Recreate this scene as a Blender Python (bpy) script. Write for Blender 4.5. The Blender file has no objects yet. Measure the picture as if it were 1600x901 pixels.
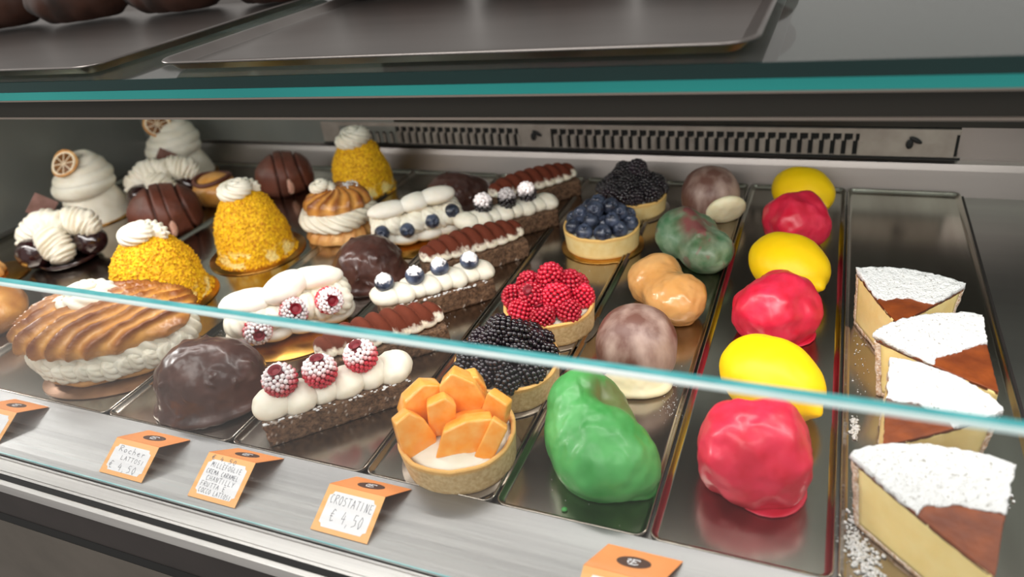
import bpy, bmesh, math, random
import numpy as np
from mathutils import Matrix, Vector
S = bpy.context.scene
COL = S.collection
PI = math.pi

# ------------------------------------------------------------ camera
V1 = np.array([1340., -280.]); V2 = np.array([-1977., 157.]); PP = np.array([800., 450.5])
FPX = math.sqrt(-float((V1-PP) @ (V2-PP)))
def _ray(x, y): return np.array([x-800., -(y-450.5), -FPX])
_Y = _ray(*V1); _Y /= np.linalg.norm(_Y)
_X = -_ray(*V2); _X /= np.linalg.norm(_X)
_Z = np.cross(_X, _Y)
cam_d = bpy.data.cameras.new('camera'); cam = bpy.data.objects.new('camera', cam_d); COL.objects.link(cam)
m = Matrix([list(_X)+[0], list(_Y)+[0], list(_Z)+[0.40], [0, 0, 0, 1]])
cam.matrix_world = m
cam_d.sensor_width = 36; cam_d.lens = FPX/1600*36
cam_d.clip_start = .01
cam_d.dof.use_dof = True; cam_d.dof.focus_distance = .62
cam_d.dof.aperture_fstop = cam_d.lens/1000/0.0056
S.camera = cam

# ------------------------------------------------------------ world, lights, exposure
S.view_settings.view_transform = 'Standard'; S.view_settings.look = 'None'
S.view_settings.gamma = 1; S.view_settings.exposure = 0.0
S.view_settings.use_curve_mapping = False
w = bpy.data.worlds.new('World'); S.world = w; w.use_nodes = True
bg = w.node_tree.nodes['Background']; bg.inputs[0].default_value = (.80, .76, .72, 1); bg.inputs[1].default_value = .55
def area(name, loc, target, sx, sy, power, col=(1, 1, 1)):
    L = bpy.data.lights.new(name, 'AREA'); L.shape = 'RECTANGLE'; L.size = sx; L.size_y = sy
    L.energy = power; L.color = col
    o = bpy.data.objects.new(name, L); COL.objects.link(o); o.location = loc
    o.rotation_euler = (Vector(target)-Vector(loc)).to_track_quat('-Z', 'Y').to_euler()
    return o
area('ceiling_lamp', (-.75, -.35, 1.35), (-.35, .55, 0), 1.3, .6, 13, (1, .965, .92))
area('ceiling_lamp', (.55, -.25, 1.5), (-.1, .55, 0), .8, .5, 5, (1, .97, .94))
area('side_lamp', (-1.75, .42, .66), (-.4, .35, 0), .16, .12, 5.5, (1, .97, .93))
area('front_fill', (-.35, -1.1, 1.0), (-.35, .5, 0), 1.2, .5, 4, (1, .97, .94))  # added fill light, brightens tags and sides that face the camera
area('case_lamp', (-.42, .455, .247), (-.42, .56, 0), 1.5, .012, 2.6, (1, .97, .93))

# ------------------------------------------------------------ colour and materials
def lin(c):
    r = []
    for v in c:
        v = v/255.
        r.append(v/12.92 if v <= .04045 else ((v+.055)/1.055)**2.4)
    return (r[0], r[1], r[2], 1)
def MAT(name, c1, c2=None, scale=80, rough=.5, metal=0, bump=0, bscale=300, sss=0, sr=(.01, .006, .004), spec=.5, coat=0,
        c3=None, mrough=None, stretch=None, detail=4, lo=.35, hi=.65, ramp3=None, bdist=.001):
    mt = bpy.data.materials.new(name); mt.use_nodes = True
    nt = mt.node_tree; N = nt.nodes; L = nt.links; b = N['Principled BSDF']
    b.inputs['Roughness'].default_value = rough; b.inputs['Metallic'].default_value = metal
    b.inputs['Specular IOR Level'].default_value = spec
    if coat: b.inputs['Coat Weight'].default_value = coat; b.inputs['Coat Roughness'].default_value = .12
    if sss:
        b.inputs['Subsurface Weight'].default_value = sss; b.inputs['Subsurface Radius'].default_value = sr
        b.inputs['Subsurface Scale'].default_value = 1.0
    b.inputs['Base Color'].default_value = lin(c1)
    tc = N.new('ShaderNodeTexCoord'); src = tc.outputs['Object']
    if stretch:
        mp = N.new('ShaderNodeMapping'); mp.inputs['Scale'].default_value = stretch
        L.new(src, mp.inputs[0]); src = mp.outputs[0]
    out = None
    if c2 is not None:
        nz = N.new('ShaderNodeTexNoise'); nz.inputs['Scale'].default_value = scale; nz.inputs['Detail'].default_value = detail
        L.new(src, nz.inputs['Vector'])
        cr = N.new('ShaderNodeValToRGB'); cr.color_ramp.elements[0].position = lo; cr.color_ramp.elements[1].position = hi
        cr.color_ramp.elements[0].color = lin(c1); cr.color_ramp.elements[1].color = lin(c2)
        if ramp3:
            e = cr.color_ramp.elements.new(ramp3[0]); e.color = lin(ramp3[1])
        L.new(nz.outputs[0], cr.inputs[0]); out = cr.outputs[0]
        L.new(out, b.inputs['Base Color'])
    if c3 is not None:
        at = N.new('ShaderNodeAttribute'); at.attribute_name = 'mask'
        mx = N.new('ShaderNodeMix'); mx.data_type = 'RGBA'
        L.new(at.outputs['Fac'], mx.inputs[0])
        if out: L.new(out, mx.inputs[6])
        else: mx.inputs[6].default_value = lin(c1)
        mx.inputs[7].default_value = lin(c3)
        L.new(mx.outputs[2], b.inputs['Base Color'])
        if mrough is not None:
            mr = N.new('ShaderNodeMapRange'); mr.inputs[3].default_value = rough; mr.inputs[4].default_value = mrough
            L.new(at.outputs['Fac'], mr.inputs[0]); L.new(mr.outputs[0], b.inputs['Roughness'])
    if bump:
        n2 = N.new('ShaderNodeTexNoise'); n2.inputs['Scale'].default_value = bscale; n2.inputs['Detail'].default_value = 5
        L.new(src, n2.inputs['Vector'])
        bp = N.new('ShaderNodeBump'); bp.inputs['Strength'].default_value = bump; bp.inputs['Distance'].default_value = bdist
        L.new(n2.outputs[0], bp.inputs['Height']); L.new(bp.outputs[0], b.inputs['Normal'])
    return mt
def VARY(mt, lo=.6, hi=1.15):
    nt = mt.node_tree; N = nt.nodes; L = nt.links; b = N['Principled BSDF']; src = b.inputs['Base Color'].links[0].from_socket
    oi = N.new('ShaderNodeObjectInfo'); mr = N.new('ShaderNodeMapRange'); mr.inputs[3].default_value = lo; mr.inputs[4].default_value = hi
    hs = N.new('ShaderNodeHueSaturation'); L.new(oi.outputs['Random'], mr.inputs[0]); L.new(mr.outputs[0], hs.inputs['Value'])
    L.new(src, hs.inputs['Color']); L.new(hs.outputs[0], b.inputs['Base Color'])
def GLASS(name, tint, ior=1.5, rough=.02, extra=0.0):
    mt = bpy.data.materials.new(name); mt.use_nodes = True; nt = mt.node_tree; N = nt.nodes; L = nt.links
    N.remove(N['Principled BSDF'])
    tr = N.new('ShaderNodeBsdfTransparent'); tr.inputs[0].default_value = tint
    gl = N.new('ShaderNodeBsdfGlossy'); gl.inputs[1].default_value = rough
    lw = N.new('ShaderNodeLayerWeight'); lw.inputs[0].default_value = .5
    pw = N.new('ShaderNodeMath'); pw.operation = 'POWER'; pw.inputs[1].default_value = 4.5; L.new(lw.outputs['Facing'], pw.inputs[0])
    fr = N.new('ShaderNodeMath'); fr.operation = 'MULTIPLY_ADD'; fr.inputs[1].default_value = .9; fr.inputs[2].default_value = ((ior-1)/(ior+1))**2
    L.new(pw.outputs[0], fr.inputs[0])
    df = N.new('ShaderNodeBsdfDiffuse'); df.inputs[0].default_value = (.8, .8, .8, 1)
    mx = N.new('ShaderNodeMixShader'); L.new(fr.outputs[0], mx.inputs[0]); L.new(tr.outputs[0], mx.inputs[1]); L.new(gl.outputs[0], mx.inputs[2])
    o = mx
    if extra:
        m2 = N.new('ShaderNodeMixShader'); m2.inputs[0].default_value = extra
        L.new(mx.outputs[0], m2.inputs[1]); L.new(df.outputs[0], m2.inputs[2]); o = m2
    L.new(o.outputs[0], N['Material Output'].inputs[0])
    return mt

M = dict(
 steel_tray=MAT('tray_steel', (158, 148, 138), (180, 172, 162), 30, .2, 1, .05, 160, stretch=(1, .12, 1)),
 steel_strip=MAT('brushed_steel', (150, 149, 149), (176, 175, 174), 25, .45, 1, .2, 220, stretch=(.06, 1, 1)),
 steel_wall=MAT('wall_steel', (150, 144, 140), (168, 162, 158), 12, .36, 1, .05, 120, stretch=(.1, 1, 1)),
 alu=MAT('aluminium', (186, 184, 182), (222, 220, 217), 30, .4, 1, .2, 300, stretch=(.05, 1, 1)),
 rubber=MAT('black_rubber', (12, 12, 12), rough=.7),
 brown_panel=MAT('dark_brown_panel', (40, 34, 32), (47, 40, 38), 20, .7, .0, .1, 400),
 beige_panel=MAT('grey_beige_panel', (84, 78, 70), (94, 87, 79), 20, .7, .0),
 black=MAT('black_recess', (10, 10, 9), rough=.8),
 beam=MAT('dark_beam', (38, 37, 33), (48, 45, 40), 8, .4, .4, stretch=(.2, 1, 1)),
 trim=MAT('beam_trim', (128, 118, 110), rough=.45, metal=.2),
 side=MAT('side_panel', (118, 121, 116), (132, 134, 129), 5, .3, .3),
 vent=MAT('vent_white', (140, 130, 122), (156, 147, 138), 40, .5, .2),
 upper=MAT('upper_tray_metal', (126, 121, 118), (150, 145, 142), 8, .3, .95, stretch=(.2, 1, 1)),
 edge_c=MAT('cyan_glass_edge', (70, 172, 178), (110, 205, 208), 120, .25, sss=.0, stretch=(.3, 1, 1)),
 edge_b=MAT('pale_cyan_edge', (120, 176, 180), (170, 206, 206), 90, .3, stretch=(.3, 1, 1)),
 edge_w=MAT('bevel_highlight', (196, 226, 226), (235, 240, 238), 60, .18, stretch=(.2, 1, 1)),  # lit chamfer highlight put into the colour, whiter than the cyan edge
 edge_g=MAT('green_glass_edge', (6, 34, 34), (10, 52, 50), 8, .12, stretch=(.2, 1, 1)),
 edge_t=MAT('teal_glass_edge', (16, 112, 112), (40, 158, 152), 8, .2, stretch=(.2, 1, 1), detail=2),
 pane=GLASS('clear_pane', (.982, .992, .990, 1), 1.30, .02, .003),
 shelfglass=GLASS('shelf_pane', (.80, .88, .86, 1), 1.5, .05, .03),
 yellow=MAT('yellow_glaze', (250, 203, 0), (252, 208, 4), 60, .45, sss=.15, bump=.05, bscale=200, spec=.4),
 red=MAT('red_glaze', (204, 22, 52), (224, 46, 78), 55, .36, sss=.12, bump=.2, bscale=120, coat=.1),
 green=MAT('green_glaze', (48, 138, 58), (92, 176, 98), 28, .42, sss=.12, bump=.1, bscale=120, coat=.08, c3=(104, 96, 56)),
 figgreen=MAT('mottled_green_glaze', (46, 104, 64), (134, 154, 128), 55, .42, sss=.05, bump=.25, coat=.08, c3=(126, 72, 70), lo=.3, hi=.7),
 caramel=MAT('caramel_glaze', (205, 148, 84), (218, 166, 104), 35, .26, sss=.2, bump=.08, coat=.3),
 mushroom=MAT('cocoa_matte', (104, 70, 60), (186, 162, 150), 38, .45, sss=.05, c3=(226, 214, 182), lo=.42, hi=.72, mrough=.5, stretch=(1, 1, .45)),
 ivory=MAT('white_chocolate', (236, 222, 180), (244, 234, 200), 40, .4, sss=.2, bump=.1),
 choc=MAT('dark_chocolate', (58, 34, 29), (86, 56, 49), 40, .3, sss=.0, bump=.25, bscale=180, coat=.12),
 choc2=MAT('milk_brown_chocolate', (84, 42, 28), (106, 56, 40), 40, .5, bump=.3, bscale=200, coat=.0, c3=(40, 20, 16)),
 ganache=MAT('glossy_ganache', (34, 16, 18), (48, 24, 24), 40, .12, coat=.6),
 square=MAT('chocolate_square', (104, 66, 52), (134, 94, 84), 60, .4, bump=.1),
 cream=MAT('whipped_cream', (228, 220, 200), (238, 232, 216), 60, .5, sss=.15, bump=.08, bscale=250),
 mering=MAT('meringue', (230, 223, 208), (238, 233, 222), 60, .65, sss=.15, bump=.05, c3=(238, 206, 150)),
 cocoa=MAT('cocoa_cream', (243, 232, 208), (250, 243, 226), 60, .6, sss=.2, bump=.25, bscale=900, c3=(96, 36, 10), mrough=.9),
 brownie=MAT('brownie', (72, 50, 34), (124, 94, 70), 320, .85, bump=.9, bscale=500, c3=(235, 225, 215), bdist=.002),
 crumb=MAT('yellow_crumb', (186, 112, 0), (246, 196, 14), 300, .75, sss=.1, c3=(252, 236, 160), lo=.3, hi=.6),
 choux=MAT('choux_pastry', (206, 140, 62), (224, 164, 84), 60, .36, bump=.6, bscale=320, coat=.25, c3=(128, 66, 24), sss=.05),
 chouxlight=MAT('light_choux', (214, 156, 88), (228, 182, 118), 60, .5, bump=.5, bscale=320, c3=(180, 112, 50)),
 biscuit=MAT('tart_biscuit', (206, 170, 118), (228, 200, 150), 300, .75, bump=.6, bscale=700, c3=(232, 178, 100)),
 biscuit2=MAT('pale_tart_biscuit', (236, 206, 136), (242, 218, 156), 100, .65, bump=.15, bscale=400, c3=(236, 190, 110)),
 rasp=MAT('raspberry', (190, 14, 40), (224, 46, 74), 160, .28, sss=.2, coat=.4, c3=(250, 240, 240), mrough=.9),
 black_b=MAT('blackberry', (14, 10, 14), (34, 22, 30), 200, .16, coat=.5, c3=(235, 228, 228), mrough=.9),
 blue_b=MAT('blueberry', (22, 26, 40), (76, 86, 108), 110, .34, coat=.2, c3=(246, 244, 244), mrough=.9),
 berry_in=MAT('berry_hollow', (120, 8, 28), rough=.6),
 mango=MAT('melon_flesh', (254, 160, 50), (255, 186, 96), 90, .25, sss=.15, bump=.15, bscale=220, coat=.4),
 custard=MAT('cheesecake_custard', (240, 212, 140), (246, 222, 156), 60, .55, sss=.25, bump=.2, bscale=240),
 crust=MAT('cheesecake_crust', (190, 150, 112), (236, 222, 208), 500, .9, bump=.9, bscale=700),
 bake=MAT('baked_brown_skin', (106, 44, 6), (134, 62, 14), 70, .5, bump=.25, bscale=260),
 burnt=MAT('burnt_edge', (74, 38, 20), (112, 64, 30), 200, .6),
 sugar=MAT('icing_sugar', (140, 134, 122), (226, 226, 226), 420, .95, bump=1.0, bscale=500, lo=.27, hi=.40, bdist=.002),
 gold=MAT('gold_card', (190, 136, 60), (210, 158, 84), 60, .3, 1, .1),
 greycard=MAT('grey_card', (132, 120, 108), (150, 138, 124), 60, .3, .8),
 browncard=MAT('brown_card', (104, 70, 44), (124, 88, 58), 60, .35, .6, .1),
 goldedge=MAT('card_edge', (170, 160, 150), rough=.5),
 orange=MAT('orange_card', (246, 152, 84), (250, 162, 96), 30, .5),
 orange2=MAT('light_orange_card', (252, 180, 104), (253, 188, 116), 30, .55),
 paper=MAT('white_paper', (244, 243, 246), rough=.7),
 ink=MAT('grey_ink', (96, 96, 108), rough=.7),
 logo=MAT('brown_logo', (84, 56, 46), rough=.5),
 rind=MAT('dried_citrus_rind', (196, 130, 62), (226, 176, 110), 80, .5),
 pulp=MAT('dried_citrus_pulp', (96, 58, 26), (150, 100, 50), 200, .5),
 pith=MAT('dried_citrus_pith', (238, 222, 192), rough=.6),
 loaf=MAT('baked_loaf', (20, 8, 3), (58, 26, 8), 20, .8, bump=.3, bscale=60),
 lamp=None,
)
lm = bpy.data.materials.new('lamp_strip'); lm.use_nodes = True
lm.node_tree.nodes['Principled BSDF'].inputs['Emission Color'].default_value = (1, .95, .88, 1)
lm.node_tree.nodes['Principled BSDF'].inputs['Emission Strength'].default_value = 2.0
M['lamp'] = lm

VARY(M['rasp'], .62, 1.2); VARY(M['black_b'], .5, 1.8); VARY(M['blue_b'], .6, 1.5)
# ------------------------------------------------------------ mesh helpers
rng = np.random.default_rng(7); random.seed(7)
_ico = {}
def ico(n):
    if n not in _ico:
        bm = bmesh.new(); bmesh.ops.create_icosphere(bm, subdivisions=n, radius=1)
        V = np.array([v.co[:] for v in bm.verts]); F = [[v.index for v in f.verts] for f in bm.faces]
        bm.free(); _ico[n] = (V, F)
    V, F = _ico[n]; return V.copy(), F
def _h(i, j, k):
    n = (i*374761393+j*668265263+k*1274126177) & 0xffffffff
    n = ((n ^ (n >> 13))*1103515245) & 0xffffffff
    return ((n ^ (n >> 16)) & 0xffff)/65535.
def vnoise(P):
    P = np.asarray(P, float); I = np.floor(P).astype(np.int64); f = P-I; f = f*f*(3-2*f); r = 0
    for a in (0, 1):
        for b in (0, 1):
            for c in (0, 1):
                wt = (f[:, 0] if a else 1-f[:, 0])*(f[:, 1] if b else 1-f[:, 1])*(f[:, 2] if c else 1-f[:, 2])
                r = r+wt*_h(I[:, 0]+a, I[:, 1]+b, I[:, 2]+c)
    return r*2-1
def fbm(P, o=3):
    P = np.asarray(P, float); r = 0; a = 1
    for q in range(o): r = r+a*vnoise(P*(2**q)+17.3*q); a *= .5
    return r
def rotm(rx=0, ry=0, rz=0):
    from mathutils import Euler
    return np.array(Euler((rx, ry, rz)).to_matrix())
class MB:
    def __init__(s): s.V = []; s.F = []; s.A = []; s.MI = []; s.n = 0
    def add(s, V, F, a=None, mi=0, c=(0, 0, 0), R=None, sc=1):
        V = np.asarray(V, float)*sc
        if R is not None: V = V @ np.asarray(R).T
        V = V+np.asarray(c, float)
        s.V.append(V); s.F += [[i+s.n for i in f] for f in F]
        s.A.append(np.zeros(len(V)) if a is None else np.broadcast_to(np.asarray(a, float), (len(V),)).copy())
        s.MI += [mi]*len(F); s.n += len(V); return s
    def build(s, name, mats, parent=None, smooth=True, loc=None, bevel=0):
        V = np.vstack(s.V); me = bpy.data.meshes.new(name)
        me.from_pydata(V.tolist(), [], s.F); me.update()
        if not isinstance(mats, (list, tuple)): mats = [mats]
        for mm in mats: me.materials.append(mm)
        if len(mats) > 1: me.polygons.foreach_set('material_index', s.MI)
        A = np.concatenate(s.A)
        if A.any():
            at = me.attributes.new('mask', 'FLOAT', 'POINT'); at.data.foreach_set('value', A)
        bm = bmesh.new(); bm.from_mesh(me)
        bmesh.ops.recalc_face_normals(bm, faces=bm.faces)
        if bevel: bmesh.ops.bevel(bm, geom=list(bm.edges), offset=bevel, segments=2, affect='EDGES', profile=.6)
        bm.to_mesh(me); bm.free()
        me.polygons.foreach_set('use_smooth', [bool(smooth) and len(p.vertices) < 20 for p in me.polygons])
        o = bpy.data.objects.new(name, me); COL.objects.link(o)
        if parent: o.parent = parent
        if loc is not None: o.location = loc
        return o
def box(x0, x1, y0, y1, z0, z1):
    V = [(x, y, z) for x in (x0, x1) for y in (y0, y1) for z in (z0, z1)]
    F = [[0, 1, 3, 2], [4, 6, 7, 5], [0, 4, 5, 1], [2, 3, 7, 6], [0, 2, 6, 4], [1, 5, 7, 3]]
    return np.array(V, float), F
def grid(nu, nv, fn, closeu=True, cap=True):
    """fn(u,v) -> (N,3); u along nu in [0,1), v along nv in [0,1]"""
    us = np.arange(nu)/nu if closeu else np.linspace(0, 1, nu)
    vs = np.linspace(0, 1, nv)
    U, W = np.meshgrid(us, vs); V = fn(U.ravel(), W.ravel()); F = []
    for j in range(nv-1):
        for i in range(nu if closeu else nu-1):
            i2 = (i+1) % nu
            F.append([j*nu+i, j*nu+i2, (j+1)*nu+i2, (j+1)*nu+i])
    if closeu and cap:
        F.append([i for i in range(nu)][::-1]); F.append([(nv-1)*nu+i for i in range(nu)])
    return V, F
def lathe(prof, n=64, c=(0, 0, 0), closed=True):
    prof = np.array(prof, float); k = len(prof); V = []; F = []
    for j in range(k):
        for i in range(n):
            a = 2*PI*i/n; V.append((prof[j, 0]*math.cos(a), prof[j, 0]*math.sin(a), prof[j, 1]))
    for j in range(k if closed else k-1):
        j2 = (j+1) % k
        for i in range(n):
            i2 = (i+1) % n; F.append([j*n+i, j*n+i2, j2*n+i2, j2*n+i])
    return np.array(V)+np.array(c), F
def star(parts, k=.006, sub=5, c=None):
    """closed surface around a smooth union of ellipsoids [(centre, radii, rotz)]"""
    D, F = ico(sub); ctr = np.array(parts[0][0] if c is None else c, float)
    def field(P):
        ds = []
        for p in parts:
            q = P-np.array(p[0]); 
            if len(p) > 2: q = q @ rotm(*(p[2] if isinstance(p[2], tuple) else (0, 0, p[2])))
            r = np.array(p[1], float); ds.append((np.sqrt(((q/r)**2).sum(1))-1)*r.min())
        ds = np.array(ds); mn = ds.min(0)
        return mn-k*np.log(np.exp(-(ds-mn)/k).sum(0))
    lo = np.zeros(len(D)); hi = np.full(len(D), .14)
    # first crossing by marching, then bisection
    prev = lo.copy(); done = np.zeros(len(D), bool)
    for s in np.linspace(.002, .14, 70):
        v = field(ctr+D*s); out = (v > 0) & ~done
    for s in np.linspace(.14, .002, 70):
        v = field(ctr+D*s); ins = (v < 0) & ~done
        lo[ins] = s; hi[ins] = s+.002; done |= ins
    for _ in range(14):
        md = (lo+hi)/2; v = field(ctr+D*md[:, None]); lo = np.where(v < 0, md, lo); hi = np.where(v < 0, hi, md)
    return ctr+D*((lo+hi)/2)[:, None], F
def normals(V, F):
    N = np.zeros_like(V); Fa = np.array([f[:3] for f in F]); 
    n = np.cross(V[Fa[:, 1]]-V[Fa[:, 0]], V[Fa[:, 2]]-V[Fa[:, 0]])
    for q in range(3): np.add.at(N, Fa[:, q], n)
    return N/np.maximum(np.linalg.norm(N, axis=1), 1e-12)[:, None]
def disp(V, F, d): return V+normals(V, F)*np.asarray(d)[:, None]
def flat(V, z=0.0, foot=0.0, fh=.004):
    V = V.copy(); b = V[:, 2] < z
    if foot:
        t = np.clip((fh-(V[:, 2]-z))/fh, 0, 1); c = V[:, :2].mean(0); V[:, :2] = c+(V[:, :2]-c)*(1+foot*t[:, None])
    V[b, 2] = z; return V
def ell(c, r, R=None, sub=3):
    V, F = ico(sub); V = V*np.array(r)
    if R is not None: V = V @ np.asarray(R).T
    return V+np.array(c), F
def tube(path, rad, nu=24, nv=60, rfn=None):
    """path: (K,3) points; rad(t); rfn(u,t) multiplies the radius"""
    path = np.array(path, float); K = len(path)
    seg = np.r_[0, np.cumsum(np.linalg.norm(np.diff(path, axis=0), axis=1))]; seg /= seg[-1]
    ts = np.linspace(0, 1, nv); P = np.stack([np.interp(ts, seg, path[:, i]) for i in range(3)], 1)
    for _ in range(3): P[1:-1] = (P[:-2]+P[1:-1]*2+P[2:])/4
    T = np.gradient(P, axis=0); T /= np.linalg.norm(T, axis=1)[:, None]
    up = np.array([0, 0, 1.]); B = np.cross(T, up); bn = np.linalg.norm(B, axis=1)
    B[bn < 1e-3] = (1, 0, 0); B /= np.linalg.norm(B, axis=1)[:, None]; Nn = np.cross(B, T)
    V = []; F = []
    us = np.arange(nu)/nu*2*PI
    for j in range(nv):
        r = rad(ts[j])*(np.ones(nu) if rfn is None else rfn(us, np.full(nu, ts[j])))
        V.append(P[j]+(B[j]*np.cos(us)[:, None]+Nn[j]*np.sin(us)[:, None])*r[:, None])
    V = np.vstack(V)
    for j in range(nv-1):
        for i in range(nu):
            i2 = (i+1) % nu; F.append([j*nu+i, j*nu+i2, (j+1)*nu+i2, (j+1)*nu+i])
    F.append(list(range(nu))[::-1]); F.append([(nv-1)*nu+i for i in range(nu)])
    return V, F
def prof_round(t, p=.45): return np.maximum(1e-3, (np.clip(4*t*(1-t), 0, 1)))**p

def E(name, label, cat, loc=(0, 0, 0), rz=0, group=None):
    o = bpy.data.objects.new(name, None); COL.objects.link(o); o.empty_display_size = .02
    o.location = loc; o.rotation_euler = (0, 0, rz); o['label'] = label; o['category'] = cat
    if group: o['group'] = group
    return o
def tag(o, label, cat, group=None, kind=None):
    o['label'] = label; o['category'] = cat
    if group: o['group'] = group
    if kind: o['kind'] = kind
    return o
def struct(o, label=None, cat='counter'):
    o['kind'] = 'structure'; o['category'] = cat
    if label: o['label'] = label
    return o
def inst(me_obj, name, parent, loc, rot=(0, 0, 0), sc=1):
    o = me_obj.copy(); o.name = name; COL.objects.link(o); o.parent = parent
    o.location = loc; o.rotation_euler = rot
    o.scale = (sc, sc, sc) if not hasattr(sc, '__len__') else sc
    return o

# ------------------------------------------------------------ the display case
XL, XR = -1.45, .62
b = MB(); b.add(*box(XL, XR, .33, .945, -.03, 0)); struct(b.build('floor', M['steel_wall'], smooth=False), 'steel deck of the display case under the trays')
b = MB()
pr = [(.2625, -.012), (.2625, .0), (.3253, .0072), (.3260, .0068), (.3260, -.012)]
V = [(x, y, z) for x in (XL, XR) for y, z in pr]; n = len(pr)
b.add(V, [[i, (i+1) % n, n+(i+1) % n, n+i] for i in range(n)]+[list(range(n)), list(range(n, 2*n))])
struct(b.build('trim_1', M['steel_strip'], smooth=False), 'sloping brushed steel strip along the front of the case')
b = MB(); b.add(*box(XL, XR, .2455, .262, -.010, -.0015)); b.add(*box(XL, XR, .2480, .2488, -.002, -.0008)); b.add(*box(XL, XR, .2590, .2600, -.002, -.0004))
struct(b.build('trim_2', M['alu'], smooth=False, bevel=.0006), 'ribbed aluminium rail below the front glass')
b = MB(); b.add(*box(XL, XR, .2405, .2453, -.02, -.0022)); struct(b.build('trim_3', M['rubber'], smooth=False), 'black rubber gasket below the rail')
b = MB(); b.add(*box(XL, XR, .2355, .2402, -.012, -.0012)); struct(b.build('trim_4', M['alu'], smooth=False, bevel=.0008), 'thin metal lip in front of the gasket')
b = MB(); b.add(*box(XL, XR, .237, .26, -.046, -.012)); struct(b.build('wall_front', M['brown_panel'], smooth=False), 'dark brown front panel of the counter')
b = MB(); b.add(*box(XL, XR, .2364, .26, -.0585, -.046)); struct(b.build('trim_5', M['black'], smooth=False), 'black shadow gap in the counter front')
b = MB(); b.add(*box(XL, XR, .236, .26, -.4, -.0575)); struct(b.build('wall_lower', M['beige_panel'], smooth=False), 'grey beige lower panel of the counter')
# rear wall with a ledge
b = MB()
pr = [(.930, .0), (.9375, .030), (.940, .0375), (.949, .0385), (.949, .0415), (.951, .0415), (.951, .30), (.97, .30), (.97, -.03), (.93, -.03)]
V = [(x, y, z) for x in (XL, XR) for y, z in pr]; n = len(pr)
b.add(V, [[i, (i+1) % n, n+(i+1) % n, n+i] for i in range(n)]+[list(range(n)), list(range(n, 2*n))])
struct(b.build('wall_back', M['steel_wall'], smooth=False), 'brushed steel rear wall of the case')
b = MB(); b.add(*box(-1.3, -.62, .944, .951, .042, .25)); struct(b.build('wall_rear_panel', M['side'], smooth=False), 'dark glossy rear panel on the left')
b = MB(); b.add(*box(XL, XR, .9445, .951, .0805, .28)); struct(b.build('trim_6', M['beam'], smooth=False), 'dark upper strip of the rear wall')
b = MB(); b.add(*box(-1.19, -1.165, .25, .951, -.02, .262)); struct(b.build('wall_left', M['side'], smooth=False), 'dark grey side panel of the case')
b = MB(); b.add(*box(.1575, .1600, .335, .93, .0, .0015)); struct(b.build('trim_7', M['brown_panel'], smooth=False), 'dark seam in the steel deck')
# ventilation grille
b = MB(); b.add(*box(-.76, .150, .9415, .9442, .0415, .0438)); struct(b.build('trim_8', M['black'], smooth=False), 'dark line under the rear grille')
g = E('ventilation_grille', 'long pale grille with a row of slots on the rear wall', 'grille', (0, .9445, .0425))
b = MB(); b.add(*box(-.76, .147, .0035, .006, 0, .036)); b.build('backing', M['black'], g, smooth=False)
b = MB(); b.add(*box(-.76, .147, -.001, .003, .0295, .0355)); b.add(*box(-.76, .147, -.0005, .003, .0, .0018))
b.add(*box(.040, .143, -.001, .003, .0018, .0295)); b.add(*box(-.412, -.362, -.001, .003, .0018, .0295)); b.add(*box(-.76, -.725, -.001, .003, .0018, .0295))
b.build('frame', M['vent'], g, smooth=False)
for xa, xe in ((-.722, -.414), (-.358, .040)):
  b = MB(); x = xa
  while x < xe:
    b.add(*box(x, x+.0072, -.0005, .003, .0018, .0205)); b.add(*box(x+.0018, x+.0054, -.0022, .0005, .003, .018))
    b.add(*box(x+.0065, x+.0098, .0, .003, .0200, .0295)); b.add(*box(x+.0040, x+.0072, .0, .003, .0195, .0215))
    x += .0128
  b.build('slat_bank', M['vent'], g, smooth=False)
for px in (.095, -.388):
    b = MB(); b.add(*ell((px, -.003, .018), (.004, .002, .006))); b.add(*ell((px+.006, -.003, .023), (.008, .002, .003), rotm(0, .5, 0))); b.build('fastener', M['rubber'], g)

# ------------------------------------------------------------ trays
def rrect(x0, x1, y0, y1, r, n=6):
    P = []
    for cx, cy, a0 in ((x1-r, y1-r, 0), (x0+r, y1-r, PI/2), (x0+r, y0+r, PI), (x1-r, y0+r, 1.5*PI)):
        for i in range(n+1):
            a = a0+PI/2*i/n; P.append((cx+r*math.cos(a), cy+r*math.sin(a)))
    return P
def pan(x0, x1, y0, y1, zf=.003, zr=.0066, r=.008, lip=.0012, slope=.0026):
    rings = [(lip+slope+.0015, zf), (lip+slope, zf+.0006), (lip+.0008, zr-.001), (lip, zr), (lip*.4, zr+.0006), (0, zr-.0003), (0, zr-.0016),
             (lip+.0002, zr-.0022), (lip+slope-.001, zf-.0016), (lip+slope+.001, zf-.0022)]
    V = []; F = []
    for ins, z in rings: V += [(x, y, z) for x, y in rrect(x0+ins, x1-ins, y0+ins, y1-ins, max(.003, r-ins))]
    k = 28; nr = len(rings)
    for j in range(nr-1):
        for i in range(k):
            i2 = (i+1) % k; F.append([j*k+i, j*k+i2, (j+1)*k+i2, (j+1)*k+i])
    F.append(list(range(k))); F.append([(nr-1)*k+i for i in range(k)][::-1])
    return np.array(V), F
TR = [(-1.128, -.8165, 'widest steel tray at far left with profiteroles and tall cream cakes'),
      (-.8145, -.5905, 'wide steel tray under the yellow crumb domes and cream puffs'),
      (-.5885, -.4425, 'steel tray with chocolate domes and meringue sandwiches'),
      (-.4405, -.3075, 'steel tray with the brownie bars'),
      (-.3055, -.1960, 'narrow steel tray with the fruit tarts'),
      (-.1940, -.0840, 'narrow steel tray with the green, tan and chocolate glazed cakes'),
      (-.0820, .0315, 'narrow steel tray with yellow and red glazed cakes'),
      (.0335, .1555, 'steel tray at far right with the cheesecake slices')]
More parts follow.
